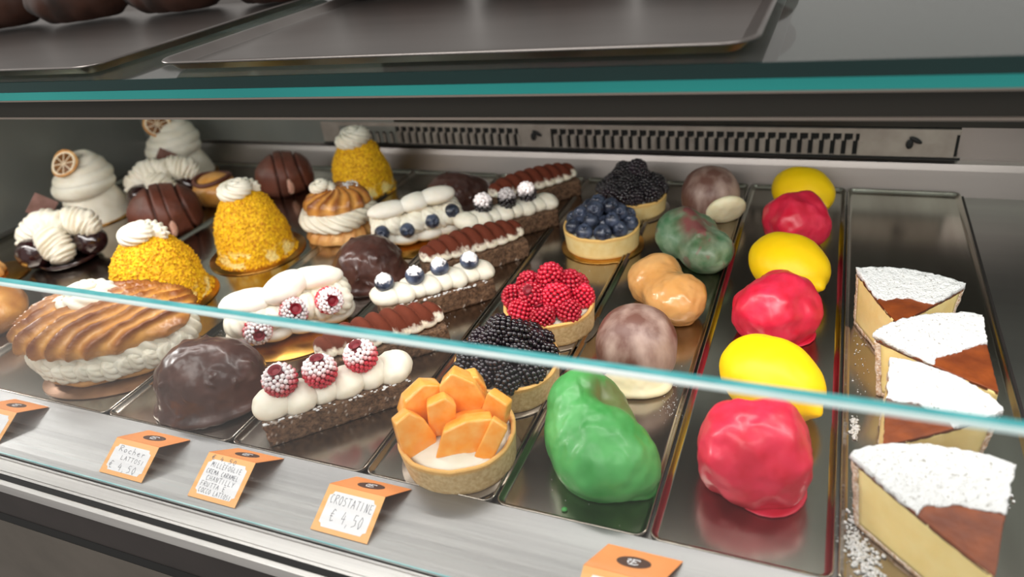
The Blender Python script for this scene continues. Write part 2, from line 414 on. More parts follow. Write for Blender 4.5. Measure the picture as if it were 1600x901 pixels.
for x0, x1, lb in TR:
    b = MB(); b.add(*pan(x0, x1, .3263, .928)); o = b.build('display_tray', M['steel_tray'], smooth=True)
    tag(o, lb, 'tray', 'steel trays side by side in the case')
ZF = .0034
def card(x, y, r, lb, ry=None, rz=0, mt='gold'):
    b = MB(); ry = ry or r
    V, F = lathe([(.0, .0012), (r-.0004, .0012), (r, .0008), (r, .0002), (r-.0004, 0), (0, 0)], 72, closed=False); V[:, 1] *= ry/r
    b.add(V, F); o = b.build('cake_board', M[mt], loc=(x, y, ZF)); o.rotation_euler.z = rz
    return tag(o, lb, 'cake board', 'thin cards under the pastries')
ZB = ZF+.0013

# ------------------------------------------------------------ glazed cakes
def lemon(x, y, L, w_, h, rz, lb, tilt=.0):
    V, F = ico(5); a = V[:, 0]
    r = np.array([L/2, w_/2, h/2]); nip = np.exp(-((V[:, 1]**2+V[:, 2]**2)/.035))*(a > 0)*.13
    P = V*r; P[:, 0] *= 1+nip; P = P @ rotm(0, tilt, 0).T
    P[:, 2] += h*.46; P = disp(P, F, .0006*fbm(P*60)); P = flat(P, 0, .03, .003)
    b = MB(); b.add(P, F); 
    th = rng.uniform(0, 6.28, 9)
    o = b.build('lemon_shaped_cake', M['yellow'], loc=(x, y, ZF)); o.rotation_euler.z = rz
    return tag(o, lb, 'cake', 'lemon shaped cakes')
lemon(-.020, .487, .087, .070, .059, math.radians(-38), 'bright yellow lemon shaped cake, nearest of the yellow ones', .12)
lemon(-.020, .676, .085, .070, .057, math.radians(-45), 'bright yellow lemon shaped cake in the middle of its row', .12)
lemon(-.017, .862, .079, .066, .054, math.radians(-50), 'bright yellow lemon shaped cake at the back, by the rear wall', .08)
def redcake(x, y, w_, h, rz, seed, lb):
    V, F = ico(5); rr = np.array([w_/2, w_/2*.93, h*.56])
    p = 2.7; k = (np.abs(V)**p).sum(1)**(-1/p); P = V*k[:, None]*rr
    s = np.clip((P[:, 2]/h+.45), 0, 1); P[:, :2] *= (1.0-.16*np.maximum(0, P[:, 2:3]/h*2-.2)*1.2)
    P = disp(P, F, .0038*fbm(P*34+seed*9.1, 2)+.0012*fbm(P*95+seed)); P[:, 2] += h*.46
    P = flat(P, 0, .05, .005); b = MB(); b.add(P, F)
    V2, F2 = ell((w_*.12, -.005, .001), (w_*.36, w_*.4, .0012)); b.add(flat(V2, 0), F2)
    o = b.build('red_glazed_cake', M['red'], loc=(x, y, ZF)); o.rotation_euler.z = rz
    return tag(o, lb, 'cake', 'red glazed cakes')
redcake(-.023, .400, .074, .062, .2, 1, 'lumpy red glazed cake at the front end of its tray')
redcake(-.026, .593, .072, .056, .9, 2, 'lumpy red glazed cake between the nearest and middle yellow ones')
redcake(-.018, .779, .069, .054, 2.0, 5, 'lumpy dark red glazed cake furthest back in its tray')
# green pepper-like cake
P, F = star([((-.006, .026, .030), (.029, .032, .030), .3), ((.003, -.020, .026), (.031, .038, .029), .25), ((.027, -.022, .012), (.011, .020, .014), .2), ((-.012, .002, .022), (.026, .040, .026))], .009, 6, (0, 0, .02))
cr = np.exp(-(((P[:, 0]-.012)*60)**2+((P[:, 1]-.018)*70)**2+((P[:, 2]-.052)*45)**2)); P = disp(P, F, .0022*fbm(P*40)-.0035*np.exp(-(((P[:, 1]-.012+P[:, 0]*.35)*110)**2))*(P[:, 0] > -.012)*(P[:, 2] > .02)-.012*cr+.0003*fbm(P*160))
mk = np.clip(cr*1.1+.5*np.exp(-((P[:, 1]-.02)*40)**2)*(P[:, 0] > .01), 0, .8)
P = P*[.93, .98, 1]; b = MB(); b.add(flat(P, 0, .06, .005), F, mk); b.add(*ell((-.031, -.047, .0008), (.0022, .002, .0012)))
o = b.build('green_glazed_cake', M['green'], loc=(-.133, .392, ZF)); o.rotation_euler.z = math.radians(22)
tag(o, 'large shiny bright green glazed cake shaped like a pepper', 'cake')
# chocolate ball with white base
def mushroom(x, y, s, rz, lb, big):
    g = E('chestnut_shaped_cake', lb, 'cake', (x, y, ZF), rz, 'brown domes with ivory bases')
    P, F = star([((0, 0, .030), (.036, .036, .034)), ((0, -.004, .012), (.030, .030, .016))], .004, 5, (0, 0, .026)); P *= s
    P = disp(P, F, .0008*fbm(P*40)); b = MB(); b.add(flat(P, 0), F); b.build('cocoa_dome', M['mushroom'], g)
    b = MB()
    if big: P, F = star([((.0, -.024, .010), (.026, .017, .019)), ((.0, -.027, .003), (.028, .017, .005))], .003, 5, (.0, -.026, .008))
    else: P, F = star([((.010, -.032, .018), (.025, .010, .024), (.45, 0, 0))], .003, 5, (.010, -.032, .018))
    P *= s; P = disp(P, F, .0009*fbm(P*70)); b.add(flat(P, 0), F); b.build('ivory_base', M['ivory'], g); return g
mushroom(-.133, .510, .97, math.radians(12), 'dusty brown dome with ivory base between the green and tan cakes', True)
mushroom(-.121, .838, .95, math.radians(25), 'dusty brown dome with ivory flap at the back, by the rear wall', False)
# peanut
P, F = star([((-.021, .004, .023), (.027, .027, .025)), ((.019, -.003, .022), (.029, .027, .024)), ((0, 0, .018), (.02, .02, .016))], .0042, 6, (0, 0, .02))
P = disp(P, F, .0022*fbm(P*45)+.0003*fbm(P*150)); b = MB(); b.add(flat(P, 0, .06, .004), F)
o = b.build('caramel_glazed_cake', M['caramel'], loc=(-.128, .613, ZF)); o.rotation_euler.z = math.radians(-38)
tag(o, 'tan caramel glazed cake shaped like a peanut', 'cake')
# fig
P, F = star([((-.004, .018, .026), (.034, .030, .026)), ((.006, -.022, .022), (.027, .034, .024))], .006, 6, (0, 0, .02))
cr = np.exp(-(((P[:, 0]+.002)*75)**2+((P[:, 1]+.002)*28)**2))*(P[:, 2] > .015)
P = disp(P, F, .002*fbm(P*38)+.003*np.exp(-((P[:, 0]+.002)*110)**2)*(P[:, 2] > .03)*(np.abs(P[:, 1]) < .03)-.003*np.exp(-((P[:, 0]-.016)*110)**2)*(P[:, 2] > .02))
mk = np.clip(cr*1.3*(.75+.5*fbm(P*90, 3))+.45*(fbm(P*60+3) > .45), 0, 1)
b = MB(); b.add(flat(P, 0, .05, .004), F, mk); o = b.build('mottled_glazed_cake', M['figgreen'], loc=(-.120, .718, ZF)); o.rotation_euler.z = math.radians(28)
tag(o, 'mottled grey green and red glazed cake like a fig', 'cake')

# ------------------------------------------------------------ berries (prototypes, removed at the end)
def fib(n):
    i = np.arange(n)+.5; ph = np.arccos(1-2*i/n); th = PI*(1+5**.5)*i
    return np.stack([np.cos(th)*np.sin(ph), np.sin(th)*np.sin(ph), np.cos(ph)], 1)
def drupes(r, n, dr, hollow, dust=0.0, sub=1, seed=0):
    b = MB(); rg = np.random.default_rng(seed); P = fib(n); r = np.array(r)
    for p in P:
        if hollow and p[2] > .90: continue
        q = p*r
        if hollow: q[2] *= (.9 if p[2] > .5 else 1)
        d = dr*rg.uniform(.88, 1.1); V, F = ico(sub); V = V*d+q
        a = np.clip((V[:, 2]-r[2]*(.10+rg.uniform(-.15, .15)))/(r[2]*.35)*(.7+.5*fbm(V*600, 2)), 0, 1) if dust else 0
        b.add(V, F, a)
    V, F = ico(2); b.add(V*r*(.9), F, 0, 1)
    if hollow:
        V, F = lathe([(r[0]*.45, r[2]*.98), (r[0]*.30, r[2]*.92), (r[0]*.22, r[2]*.45), (0.0005, r[2]*.38)], 16, closed=False); b.add(V, F, 0, 1)
    return b
PROTO = []
def proto(b, name, mats):
    o = b.build(name, mats); PROTO.append(o); return o
p_rasp = proto(drupes((.0098, .0098, .0106), 92, .00215, True, sub=1), 'raspberry', [M['rasp'], M['berry_in']])
p_raspd = proto(drupes((.0100, .0100, .0106), 130, .00185, True, .9, sub=1, seed=3), 'raspberry', [M['rasp'], M['berry_in']])
p_blk = proto(drupes((.0090, .0090, .0114), 72, .0024, False, sub=2), 'blackberry', [M['black_b'], M['black_b']])
p_blkd = proto(drupes((.0088, .0088, .0112), 64, .0025, False, .9, sub=2, seed=5), 'blackberry', [M['black_b'], M['black_b']])
def blueb(dust):
    def fn(u, v):
        ph = v*PI; th = u*2*PI; r = .0078*(1-.04*np.cos(ph)**2)
        r = r*np.where(ph < .42, 1-.22*(1-ph/.42)**1.2, 1)
        rim = np.exp(-((ph-.40)/.07)**2)*(.10+.06*np.cos(5*th)); r = r*(1+rim)
        return np.stack([r*np.sin(ph)*np.cos(th), r*np.sin(ph)*np.sin(th), r*np.cos(ph)], 1)
    V, F = grid(40, 32, fn, True, False)
    a = np.clip((V[:, 2]-.0038-.0022*fbm(V*420))/.0012, 0, 1)*.9 if dust else None
    b = MB(); b.add(V, F, a); return b
p_blu = proto(blueb(False), 'blueberry', M['blue_b']); p_blud = proto(blueb(True), 'blueberry', M['blue_b'])

# ------------------------------------------------------------ tarts
def tart_shell(g, r, h, mat):
    n = 120; prof = [(0, 0), (r*.90, 0), (r*.925, .001), (r*.985, h-.002), (r*.99, h-.0003), (r*.965, h+.0008), (r*.925, h+.0004), (r*.90, h-.002), (r*.88, h-.010), (0, h-.010)]
    pts = []
    for a, c in zip(prof[:-1], prof[1:]):
        k = 8 if abs(c[1]-a[1]) > .01 else 3
        for i in range(k): pts.append((a[0]+(c[0]-a[0])*i/k, a[1]+(c[1]-a[1])*i/k))
    pts.append(prof[-1]); V, F = lathe(pts, n, closed=False)
    rad = np.hypot(V[:, 0], V[:, 1]); s = (rad > r*.5)
    th = np.arctan2(V[:, 1], V[:, 0]); wob = .0008*fbm(np.stack([np.cos(th)*2, np.sin(th)*2, V[:, 2]*30], 1))*s
    V[:, :2] *= (1+wob/np.maximum(rad, .001)*1.0)[:, None]; V[:, 2] += (.0011*fbm(np.stack([np.cos(th)*4, np.sin(th)*4, 0*th], 1)))*(V[:, 2] > h*.8)*s
    mk = np.clip((V[:, 2]-(h-.0045))/.003, 0, 1)*.9*s
    b = MB(); b.add(V, F, mk); b.build('tart_shell', mat, g)
def tart_cream(g, r, h):
    V, F = grid(60, 10, lambda u, v: np.stack([r*.89*(1-v)*np.cos(u*2*PI), r*.89*(1-v)*np.sin(u*2*PI), h-.004+.006*(v)**.7], 1))
    V[:, 2] += .0009*fbm(V*120); b = MB(); b.add(V, F); b.build('cream_filling', M['cream'], g)
def tart(x, y, r, lb, kind, mat, rz=0, h=.026, board=True):
    z = ZB if board else ZF
    g = E('fruit_tart', lb, 'tart', (x, y, z), rz, 'round fruit tarts')
    tart_shell(g, r, h, mat); tart_cream(g, r, h); return g
def mound(g, p, rings, r0, z0, seed, tilt=.5, face=None, sc=1.0, flip=False):
    rg = np.random.default_rng(seed)
    for (n, rad, z, off) in rings:
        for i in range(n):
            a = off+2*PI*i/max(n, 1); j = rg.uniform(-1, 1, 3)
            loc = (rad*math.cos(a)+j[0]*.0012, rad*math.sin(a)+j[1]*.0012, z+j[2]*.001)
            rot = (rg.uniform(0, 6.3), rg.uniform(0, 6.3), rg.uniform(0, 6.3)) if face is None else (tilt+rg.uniform(-.45, .45), rg.uniform(-.5, .5), face+rg.uniform(-.6, .6)+(PI if flip and rg.random() < .45 else 0))
            if flip and rg.random() < .3: rot = (PI-.5+rg.uniform(-.6, .6), rg.uniform(-.6, .6), rg.uniform(0, 6))
            inst(p, p.name.split('.')[0], g, loc, rot, sc*rg.uniform(.92, 1.08))
AZ = lambda x, y: math.atan2(-x, -y)   # turns a piece's +z lean towards the viewer side
# raspberry tart
g = tart(-.232, .560, .0455, 'tart heaped with bright red raspberries', 'r', M['biscuit'])
mound(g, p_rasp, [(8, .0335, .0315, .2), (5, .0195, .0435, .5), (1, .003, .0545, .9), (3, .012, .033, .3)], 0, 0, 11, .85, .39, 1.12, True)
g = tart(-.237, .462, .0475, 'biggest blackberry tart, half behind the top edge of the front glass', 'b', M['biscuit'])
mound(g, p_blk, [(10, .0345, .031, .1), (7, .0225, .041, .4), (3, .0115, .050, 0), (1, .002, .057, .8), (5, .013, .036, 0)], 0, 0, 21, sc=1.05)
g = tart(-.229, .736, .0450, 'tart topped with loose glossy blueberries on a pale crust', 'u', M['biscuit2'])
mound(g, p_blu, [(10, .0335, .0300, 0), (6, .0220, .0395, .3), (3, .0110, .0490, .1), (6, .014, .034, 0)], 0, 0, 31, .6, .3, 1.26)
g = tart(-.219, .838, .0450, 'blackberry tart on a pale crust at the back, by the rear wall', 'b', M['biscuit2'], h=.022)
mound(g, p_blk, [(10, .0335, .028, .1), (7, .0235, .0355, .4), (4, .0145, .0430, 0), (2, .0085, .0535, .3), (5, .013, .032, 0)], 0, 0, 41, sc=1.04)
# melon tart
g = tart(-.239, .366, .0465, 'tart topped with chunky orange melon pieces at the front', 'm', M['biscuit'], h=.0265)
def chunk(name, poly, t, loc, rot, bend=0):
    n = len(poly); V = [(x, -t/2, z) for x, z in poly]+[(x*.94, t/2, z*.96) for x, z in poly]
    F = [list(range(n)), list(range(n, 2*n))[::-1]]+[[i, (i+1) % n, n+(i+1) % n, n+i] for i in range(n)]
    bm_ = MB(); bm_.add(V, F); o = bm_.build(name, M['mango'], g, smooth=True, bevel=.0019)
    o.location = loc; o.rotation_euler = rot; return o
face = math.radians(33)
rt = Vector((math.cos(face), math.sin(face), 0)); bk = Vector((-math.sin(face), math.cos(face), 0))
def ch(poly, t, r_, b_, z, lean_back, lean_side, yaw=0):
    loc = rt*r_*.92+bk*b_*.92+Vector((0, 0, z-.006-(.003 if b_ < -.01 else 0))); mm = Matrix.Rotation(face+yaw, 3, 'Z') @ Matrix.Rotation(lean_back, 3, 'X') @ Matrix.Rotation(lean_side, 3, 'Y')
    chunk('melon_piece', [(x/1000*1.32, zz/1000*1.28) for x, zz in poly], t*1.15, loc, mm.to_euler())
big = [(-13, 3), (-4, 0), (9, 1), (15, 12), (14, 23), (4, 27), (-9, 20), (-14, 11)]
slab = [(-9, 0), (6, 0), (10, 10), (8, 24), (2, 33), (-8, 31), (-11, 14)]
ch(slab, .014, -.030, -.006, .021, -.20, -.16, .3)
ch(big, .015, -.026, .020, .035, -.1, .0, .2)
ch([(-8, 0), (7, 0), (9, 20), (3, 26), (-8, 22)], .013, -.012, .004, .032, -.1, .1)
ch([(-15, 0), (0, -4), (13, 4), (17, 18), (15, 30), (0, 27), (-12, 19)], .016, -.001, -.020, .024, -.25, .25, -.1)
ch([(-13, 0), (8, 0), (13, 14), (6, 26), (-8, 32), (-15, 22)], .015, .008, .018, .034, -.1, .2, -.2)
ch([(-8, 0), (8, 0), (9, 12), (7, 27), (-7, 28)], .010, .0285, .006, .024, -.1, .35, -.7)
ch([(-5.5, -3), (5, 0), (5.5, 28), (-5, 30)], .011, .014, -.031, .024, -.35, .50, -.25)
ch(slab, .013, .014, .030, .026, .1, .2, .0)
ch([(-9, 0), (9, 0), (10, 12), (-8, 14)], .014, .012, .002, .028, -.1, 0, .5)
for x, y, r, lb in ((-.239, .366, .0478, 'card rim under the melon tart'), (-.237, .462, .0485, 'card under the biggest blackberry tart'),
                    (-.232, .560, .0475, 'card rim under the raspberry tart'), (-.229, .736, .0485, 'gold card with a silver rim under the blueberry tart'),
                    (-.219, .838, .0475, 'card under the blackberry tart at the back')):
    o = card(x, y, r, lb, mt='gold' if .7 < y < .8 else 'greycard')
    if r == .0485 and y > .7:
        V, F = lathe([(.010, 0), (.010, .0011), (0, .0011)], 24, closed=False)

# ------------------------------------------------------------ brownie bars
def bar(x, y, rz, kind, lb, L=.122, W=.040, H=.022):
    g = E('brownie_bar', lb, 'cake', (x, y, ZF), rz, 'long brownie bars with piped cream')
    n1, n2, n3 = 60, 20, 12
    bm = bmesh.new(); bmesh.ops.create_grid(bm, x_segments=1, y_segments=1, size=1); bm.free()
    # brownie as a dense rounded box
    def side(u, v):
        per = 2*(L+W); s = u*per; X = np.zeros_like(s); Yy = np.zeros_like(s)
        a = s < L; X[a] = s[a]-L/2; Yy[a] = -W/2
        c = (s >= L) & (s < L+W); X[c] = L/2; Yy[c] = s[c]-L-W/2
        d = (s >= L+W) & (s < 2*L+W); X[d] = L/2-(s[d]-L-W); Yy[d] = W/2
        e = s >= 2*L+W; X[e] = -L/2; Yy[e] = W/2-(s[e]-2*L-W)
        k = 1-.03*np.abs(v-.5)*2*0
        z = v*H
        return np.stack([X*k, Yy*k, z], 1)
    V, F = grid(220, 12, side); V = V.copy(); seed = rng.uniform(0, 50)
    nn = fbm(V*260+seed, 3); out = V.copy(); out[:, 2] = 0; out /= np.maximum(np.linalg.norm(out, axis=1), 1e-6)[:, None]
    V[:, 1] += np.sign(V[:, 1])*.0009*nn*(np.abs(V[:, 1]) > W/2-.001); V[:, 0] += np.sign(V[:, 0])*.0009*nn*(np.abs(V[:, 0]) > L/2-.001)
    mk = ((fbm(V*700+3, 2) > .75)*(V[:, 2] < .004)*.7) if kind != 'raspberry' else ((fbm(V*600+3, 2) > .8)*.5)
    b = MB(); b.add(V, F, mk); b.build('brownie_base', M['brownie'], g)
    b = MB(); cm = M['cream']
    if kind == 'cocoa':
        nb = 9
        def cf(u, v):
            th = u*2*PI; X = (v-.5)*(L+.004); ph = v*nb*PI+1.15*np.cos(th)+.25*np.sin(th)
            rid = np.abs(np.sin(ph))**.6
            endr = prof_round(v, .28); ry = (W*.50)*endr*(.86+.14*rid); rzz = .0165*endr*(.70+.34*rid)
            cz = np.sin(th); zz = np.where(cz > 0, cz*rzz*1.25, cz*rzz*.45)
            return np.stack([X, ry*np.cos(th), H+.0045+zz], 1)
        V, F = grid(64, 170, cf)
        V = disp(V, F, .0002*fbm(V*300)); N = normals(V, F)
        up = (V[:, 2]-(H+.0075))/.006+.6*fbm(V*260, 3)
        valley = np.zeros(len(V)); mk = np.clip(up*1.2, 0, 1)
        b.add(V, F, mk); b.build('cocoa_dusted_cream', M['cocoa'], g)
    else:
        nb = 6 if kind == 'raspberry' else 8
        for i in range(nb):
            t = (i+.5)/nb-.5; rr = (L/nb)*.74; off = .0015*(-1)**i
            V, F = ell((0, 0, 0), (rr*1.12, W*.47, .0112 if kind == 'raspberry' else .0100), rotm(0, -.30, .60), 4)
            V = disp(V, F, .0009*fbm(V*70+i*7)+.0004*np.abs(np.sin(V[:, 0]*420+V[:, 1]*160))); V = V+np.array([t*L*.97, off, H+.0058]); V[:, 2] = np.maximum(V[:, 2], H-.0003)
            b.add(V, F)
        b.build('piped_cream', cm, g)
        if kind == 'raspberry': xs, p, zz, sc = (-.041, -.008, .028), p_raspd, H+.0255, 1.32
        elif kind == 'blueberry': xs, p, zz, sc = (-.050, -.018, .010, .042), p_blud, H+.0210, 1.30
        else: xs, p, zz, sc = (-.028, .002, .030), p_blkd, H+.023, 1.12
        for i, X in enumerate(xs):
            inst(p, kind, g, (X, .002*(-1)**i, zz), (.25-.2*i, .1*i-.1, 1.3*i), sc)
        b = MB()
        for i in range(70):
            X = rng.uniform(-L/2, L/2); s_ = -1 if rng.random() < .7 else 1
            V, F = ico(1); rr = rng.uniform(.0005, .0017)
            b.add(V, F, c=(X, s_*(W/2+rng.uniform(-.004, .0012)), H+rr*.2), sc=np.array([rr*1.4, rr, rr*.45]))
        if kind != 'blackberry': 
            o = b.build('icing_sugar', M['sugar'], g); o['kind'] = 'stuff'
    return g
D = math.radians
bar(-.371, .392, D(43), 'raspberry', 'brownie bar with three sugared raspberries on white cream', L=.128)
bar(-.375, .476, D(44), 'cocoa', 'cocoa dusted bar crossing behind the glass edge, beside the raspberry bar', L=.123)
bar(-.366, .571, D(43), 'blueberry', 'brownie bar with four sugared blueberries on white cream')
bar(-.363, .664, D(44), 'cocoa', 'cocoa dusted bar between the blueberry and blackberry bars')
bar(-.356, .752, D(42), 'blackberry', 'brownie bar with three sugared blackberries on white cream')
bar(-.356, .846, D(44), 'cocoa', 'cocoa dusted bar at the back, by the rear wall')

# ------------------------------------------------------------ chocolate domes
def rocher(x, y, a, bb, h, rz, seed, lb, nb=26, extra=None):
    rg = np.random.default_rng(seed)
    parts = [((0, 0, h*.35), (a*.93, bb*.93, h*.66)), ((0, 0, .004), (a, bb, .007))]
    if extra: parts += extra
    P, F = star(parts, .004, 6, (0, 0, h*.25)); N = normals(P, F)
    d = .0017*fbm(P*35+seed)+.0011*np.abs(fbm(P*75+seed*3, 2))
    for _ in range(nb):
        q = P[rg.integers(len(P))]
        if q[2] < .006: continue
        T = rg.normal(size=3); T -= T@N[np.argmin(((P-q)**2).sum(1))]*N[np.argmin(((P-q)**2).sum(1))]; T /= np.linalg.norm(T)
        e = P-q; al = e@T; pe = np.sqrt(np.maximum((e**2).sum(1)-al**2, 0))
        d += .0021*np.exp(-(al/.0036)**2-(pe/.0015)**2)*rg.uniform(.5, 1.2)
    P = disp(P, F, d+.00025*fbm(P*150)); P = flat(P, 0, .04, .004)
    b = MB(); b.add(P, F); o = b.build('chocolate_dome', M['choc'], loc=(x, y, ZF)); o.rotation_euler.z = rz
    return tag(o, lb, 'cake', 'dark chocolate coated domes')
rocher(-.500, .378, .053, .043, .060, D(28), 1, 'largest dark chocolate dome, nearest to the front glass', 34)
rocher(-.474, .609, .043, .040, .052, D(30), 2, 'dark chocolate dome between the two meringue sandwiches', 22)
rocher(-.463, .812, .040, .034, .048, D(20), 3, 'dark chocolate double dome at the back, by the rear wall', 14, [((.030, .012, .014), (.022, .022, .022))])

# ------------------------------------------------------------ meringue sandwiches
def lobes(b, arr, ridge=0, seed=0, mask=0):
    for i, (c, r, R) in enumerate(arr):
        V, F = ico(4); th = np.arctan2(V[:, 1], V[:, 0])
        k = 1+ridge*np.abs(np.sin(4*th+V[:, 2]*2.5+i)) if ridge else 1
        P = V*np.array(r)*(k[:, None] if ridge else 1); P = P @ rotm(*R).T+np.array(c)
        P = P+0; P = disp(P, F, .0006*fbm(P*90+seed+i*3))
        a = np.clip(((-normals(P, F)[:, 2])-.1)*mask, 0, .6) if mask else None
        P[:, 2] = np.maximum(P[:, 2], 0.0003); b.add(P, F, a)
def meringue(x, y, rz, berry, lb, s=1.0, spots=(), topl=()):
    g = E('meringue_sandwich', lb, 'cake', (x, y, ZB), rz, 'white meringue sandwiches')
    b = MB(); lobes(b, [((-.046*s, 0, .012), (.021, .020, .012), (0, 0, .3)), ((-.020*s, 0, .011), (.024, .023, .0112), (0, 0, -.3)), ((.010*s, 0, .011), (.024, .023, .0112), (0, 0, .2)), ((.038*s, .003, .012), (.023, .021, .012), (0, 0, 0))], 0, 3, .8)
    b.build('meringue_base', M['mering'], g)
    b = MB(); rg = np.random.default_rng(int(x*-1000)); arr = []
    for i in range(7):
        X = (-.048+.0155*i)*s
        arr.append(((X, -.008+rg.uniform(-.003, .003), .028+rg.uniform(-.002, .003)), (.013, .015, .013), (rg.uniform(-.4, .4), rg.uniform(-.6, .6), rg.uniform(0, 3))))
        arr.append(((X, .012, .030), (.014, .014, .014), (0, 0, rg.uniform(0, 3))))
    lobes(b, arr, .16, 9); b.build('whipped_cream', M['cream'], g)
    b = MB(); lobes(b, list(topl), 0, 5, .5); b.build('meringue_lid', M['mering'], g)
    for (p, n, c, r, sc) in spots: inst(p, n, g, c, r, sc)
    return g
meringue(-.492, .492, D(41), 'raspberry', 'meringue sandwich with sugared raspberries, partly behind the glass edge', 1.08,
         [(p_raspd, 'raspberry', (-.036, -.021, .024), (1.5, 0, .1), 1.28), (p_raspd, 'raspberry', (.003, -.021, .034), (.9, 0, .3), 1.32), (p_raspd, 'raspberry', (.039, -.020, .036), (1.2, .0, .3), 1.28)],
         [((-.040, .004, .045), (.028, .019, .0125), (0, .05, .05)), ((.000, .004, .051), (.026, .019, .014), (0, -.12, .5)), ((.030, .012, .050), (.030, .015, .0115), (0, .1, -.12))])
meringue(-.461, .712, D(33), 'blueberry', 'meringue sandwich with plain blueberries along its side', .92,
         [(p_blu, 'blueberry', (-.046, -.020, .027), (1.3, 0, -.1), 1.2), (p_blu, 'blueberry', (-.015, -.024, .026), (1.4, 0, .3), 1.2), (p_blu, 'blueberry', (.017, -.021, .031), (1.3, .0, .3), 1.2), (p_blu, 'blueberry', (.043, -.015, .036), (1.0, .9, .0), 1.25)],
         [((-.034, -.002, .048), (.026, .016, .010), (0, -.05, .0)), ((.000, .0, .051), (.020, .017, .011), (0, -.1, .1)), ((.028, .002, .054), (.024, .016, .0105), (0, -.05, -.05))])
card(-.490, .484, .056, 'gold card under the raspberry meringue sandwich', .044, D(41)); card(-.457, .706, .054, 'gold card under the blueberry meringue sandwich', .042, D(33))

# ------------------------------------------------------------ piped shapes
def rosette(r, h, n=8, tw=2.6, depth=.13, jag=0.0, seed=0, plain=False):
    def fn(u, v):
        th = u*2*PI; prof = np.where(v < .25, .80+.20*np.sin(v/.25*PI/2), np.cos((v-.25)/.75*PI/2)**.75)
        rr = r*np.maximum(prof, .02)*(1+depth*np.abs(np.sin(n/2*th+tw*v*PI))*(1-.4*v)-depth*.5)
        z = h*(v**1.25)
        return np.stack([rr*np.cos(th), rr*np.sin(th), z], 1)
    V, F = grid(96, 40, fn); V = V+.0004*np.stack([fbm(V*150+seed), fbm(V*150+9+seed), fbm(V*150+4)], 1)
    P_, F_ = tube([(r*.60*(1-q/2.1)*math.cos(q*2*PI+seed), r*.60*(1-q/2.1)*math.sin(q*2*PI+seed), h*(.22+.40*q)) for q in np.linspace(0, 1.9, 70)],
                  lambda t: r*.44*(1-.55*t)*float(prof_round(np.array(t), .16)), 40, 150, lambda u, t: 1.04-depth*1.5+depth*1.9*np.abs(np.sin(n/2*u+t*46)))
    if not plain: V, F = P_, F_
    if jag:
        k = np.clip((-V[:, 0]-r*.5)/(r*.5), 0, 1); V[:, 0] -= jag*k*np.abs(np.sin(np.arctan2(V[:, 1], V[:, 0])*9)); 
    return V, F
def ruffle(a, bb, h, n=16, tw=1.2, amp=.08, seed=0, bulge=.12):
    def fn(u, v):
        th = u*2*PI; k = (1+bulge*np.sin(v*PI))*(1+amp*np.abs(np.sin(n/2*th+tw*PI*v+.6*np.sin(3*th+seed)))+.04*np.sin(5*th+seed))
        return np.stack([a*k*np.cos(th), bb*k*np.sin(th), h*v], 1)
    V, F = grid(200, 26, fn); V = V+.0007*np.stack([fbm(V*80+seed), fbm(V*80+9+seed), fbm(V*80+4)], 1); return V, F
def choux(a, bb, h, ang=.5, freq=300, amp=.0024, seed=0, bottom=False, fan=0, spiral=0):
    V, F = ico(6); P = V*np.array([a, bb, h]); x, y = P[:, 0], P[:, 1]
    if spiral: ph = spiral*np.arctan2(y/bb, x/a)+np.hypot(x/a, y/bb)*5+seed
    else: ph = freq*(y*math.cos(ang)-x*math.sin(ang)*(1+fan*x/a))+1.2*fbm(P*25+seed)
    rd = np.abs(np.sin(ph)); d = amp*(1-np.abs(np.cos(ph))**.8)*np.clip(P[:, 2]/h*3+1.2, 0, 1)+.0020*fbm(P*40+seed)+.0005*fbm(P*200)
    P = disp(P, F, d); mk = np.clip(rd**1.5*.9+.3*fbm(P*50+3), 0, 1)*np.clip(P[:, 2]/h+.7, 0, 1)
    P[:, 2] = np.maximum(P[:, 2], -h*.25); return P, F, mk

# yellow crumb domes
def crumb_dome_mesh():
    R0, H = .050, .080
    def fn(u, v):
        th = u*2*PI; t = v; z = H*np.sin(np.clip(t, 0, 1)*PI/2)
        r = R0*np.maximum(1-(z/H)**3, 0)**.46*(1-.14*z/H)
        return np.stack([r*np.cos(th), r*np.sin(th), z], 1)
    V, F = grid(260, 150, fn); V = disp(V, F, .0016*fbm(V*45)+.0008*fbm(V*520, 3))
    mk = np.clip((.020-V[:, 2]+.010*fbm(V*60))/.012, 0, 1)*(fbm(V*90+5, 2) > -.1)*.85
    b = MB(); b.add(V, F, mk); N = normals(V, F); rg = np.random.default_rng(3)
    for i in rg.choice(len(V), 2600, replace=False):
        q = V[i]; s = rg.uniform(.0006, .0014); I, G = ico(1); I = I+.25*rg.normal(size=I.shape); 
        b.add(I, G, mk[i]*.8, c=q+N[i]*s*.2, sc=s)
    for _ in range(420):
        a = rg.uniform(0, 6.283); r = R0*rg.uniform(.98, 1.10); I, G = ico(1); I = I+.25*rg.normal(size=I.shape); s = rg.uniform(.0006, .0016)
        b.add(I, G, 0, c=(r*math.cos(a), r*math.sin(a), s*.6), sc=s)
    return b
p_dome = proto(crumb_dome_mesh(), 'crumb_coated_dome', M['crumb'])
def dome(x, y, sc, rz, lb, rj):
    g = E('yellow_crumb_dome_cake', lb, 'cake', (x, y, ZB), rz, 'yellow crumb coated domes')
    inst(p_dome, 'crumb_coated_dome', g, (0, 0, 0), (0, 0, rz*3), sc)
    b = MB(); b.add(*rosette(.031, .018, 8, 2.2, .16, rj, rz), c=(0, 0, .0745*sc[2])); b.build('cream_rosette', M['cream'], g)
dome(-.710, .520, (1.06, 1.06, 1.0), 3.3, 'yellow crumb dome just behind the big split cream puff', .006)
dome(-.668, .642, (.96, .96, 1.06), .4, 'yellow crumb dome on a wide gold card, middle of the three', .002)
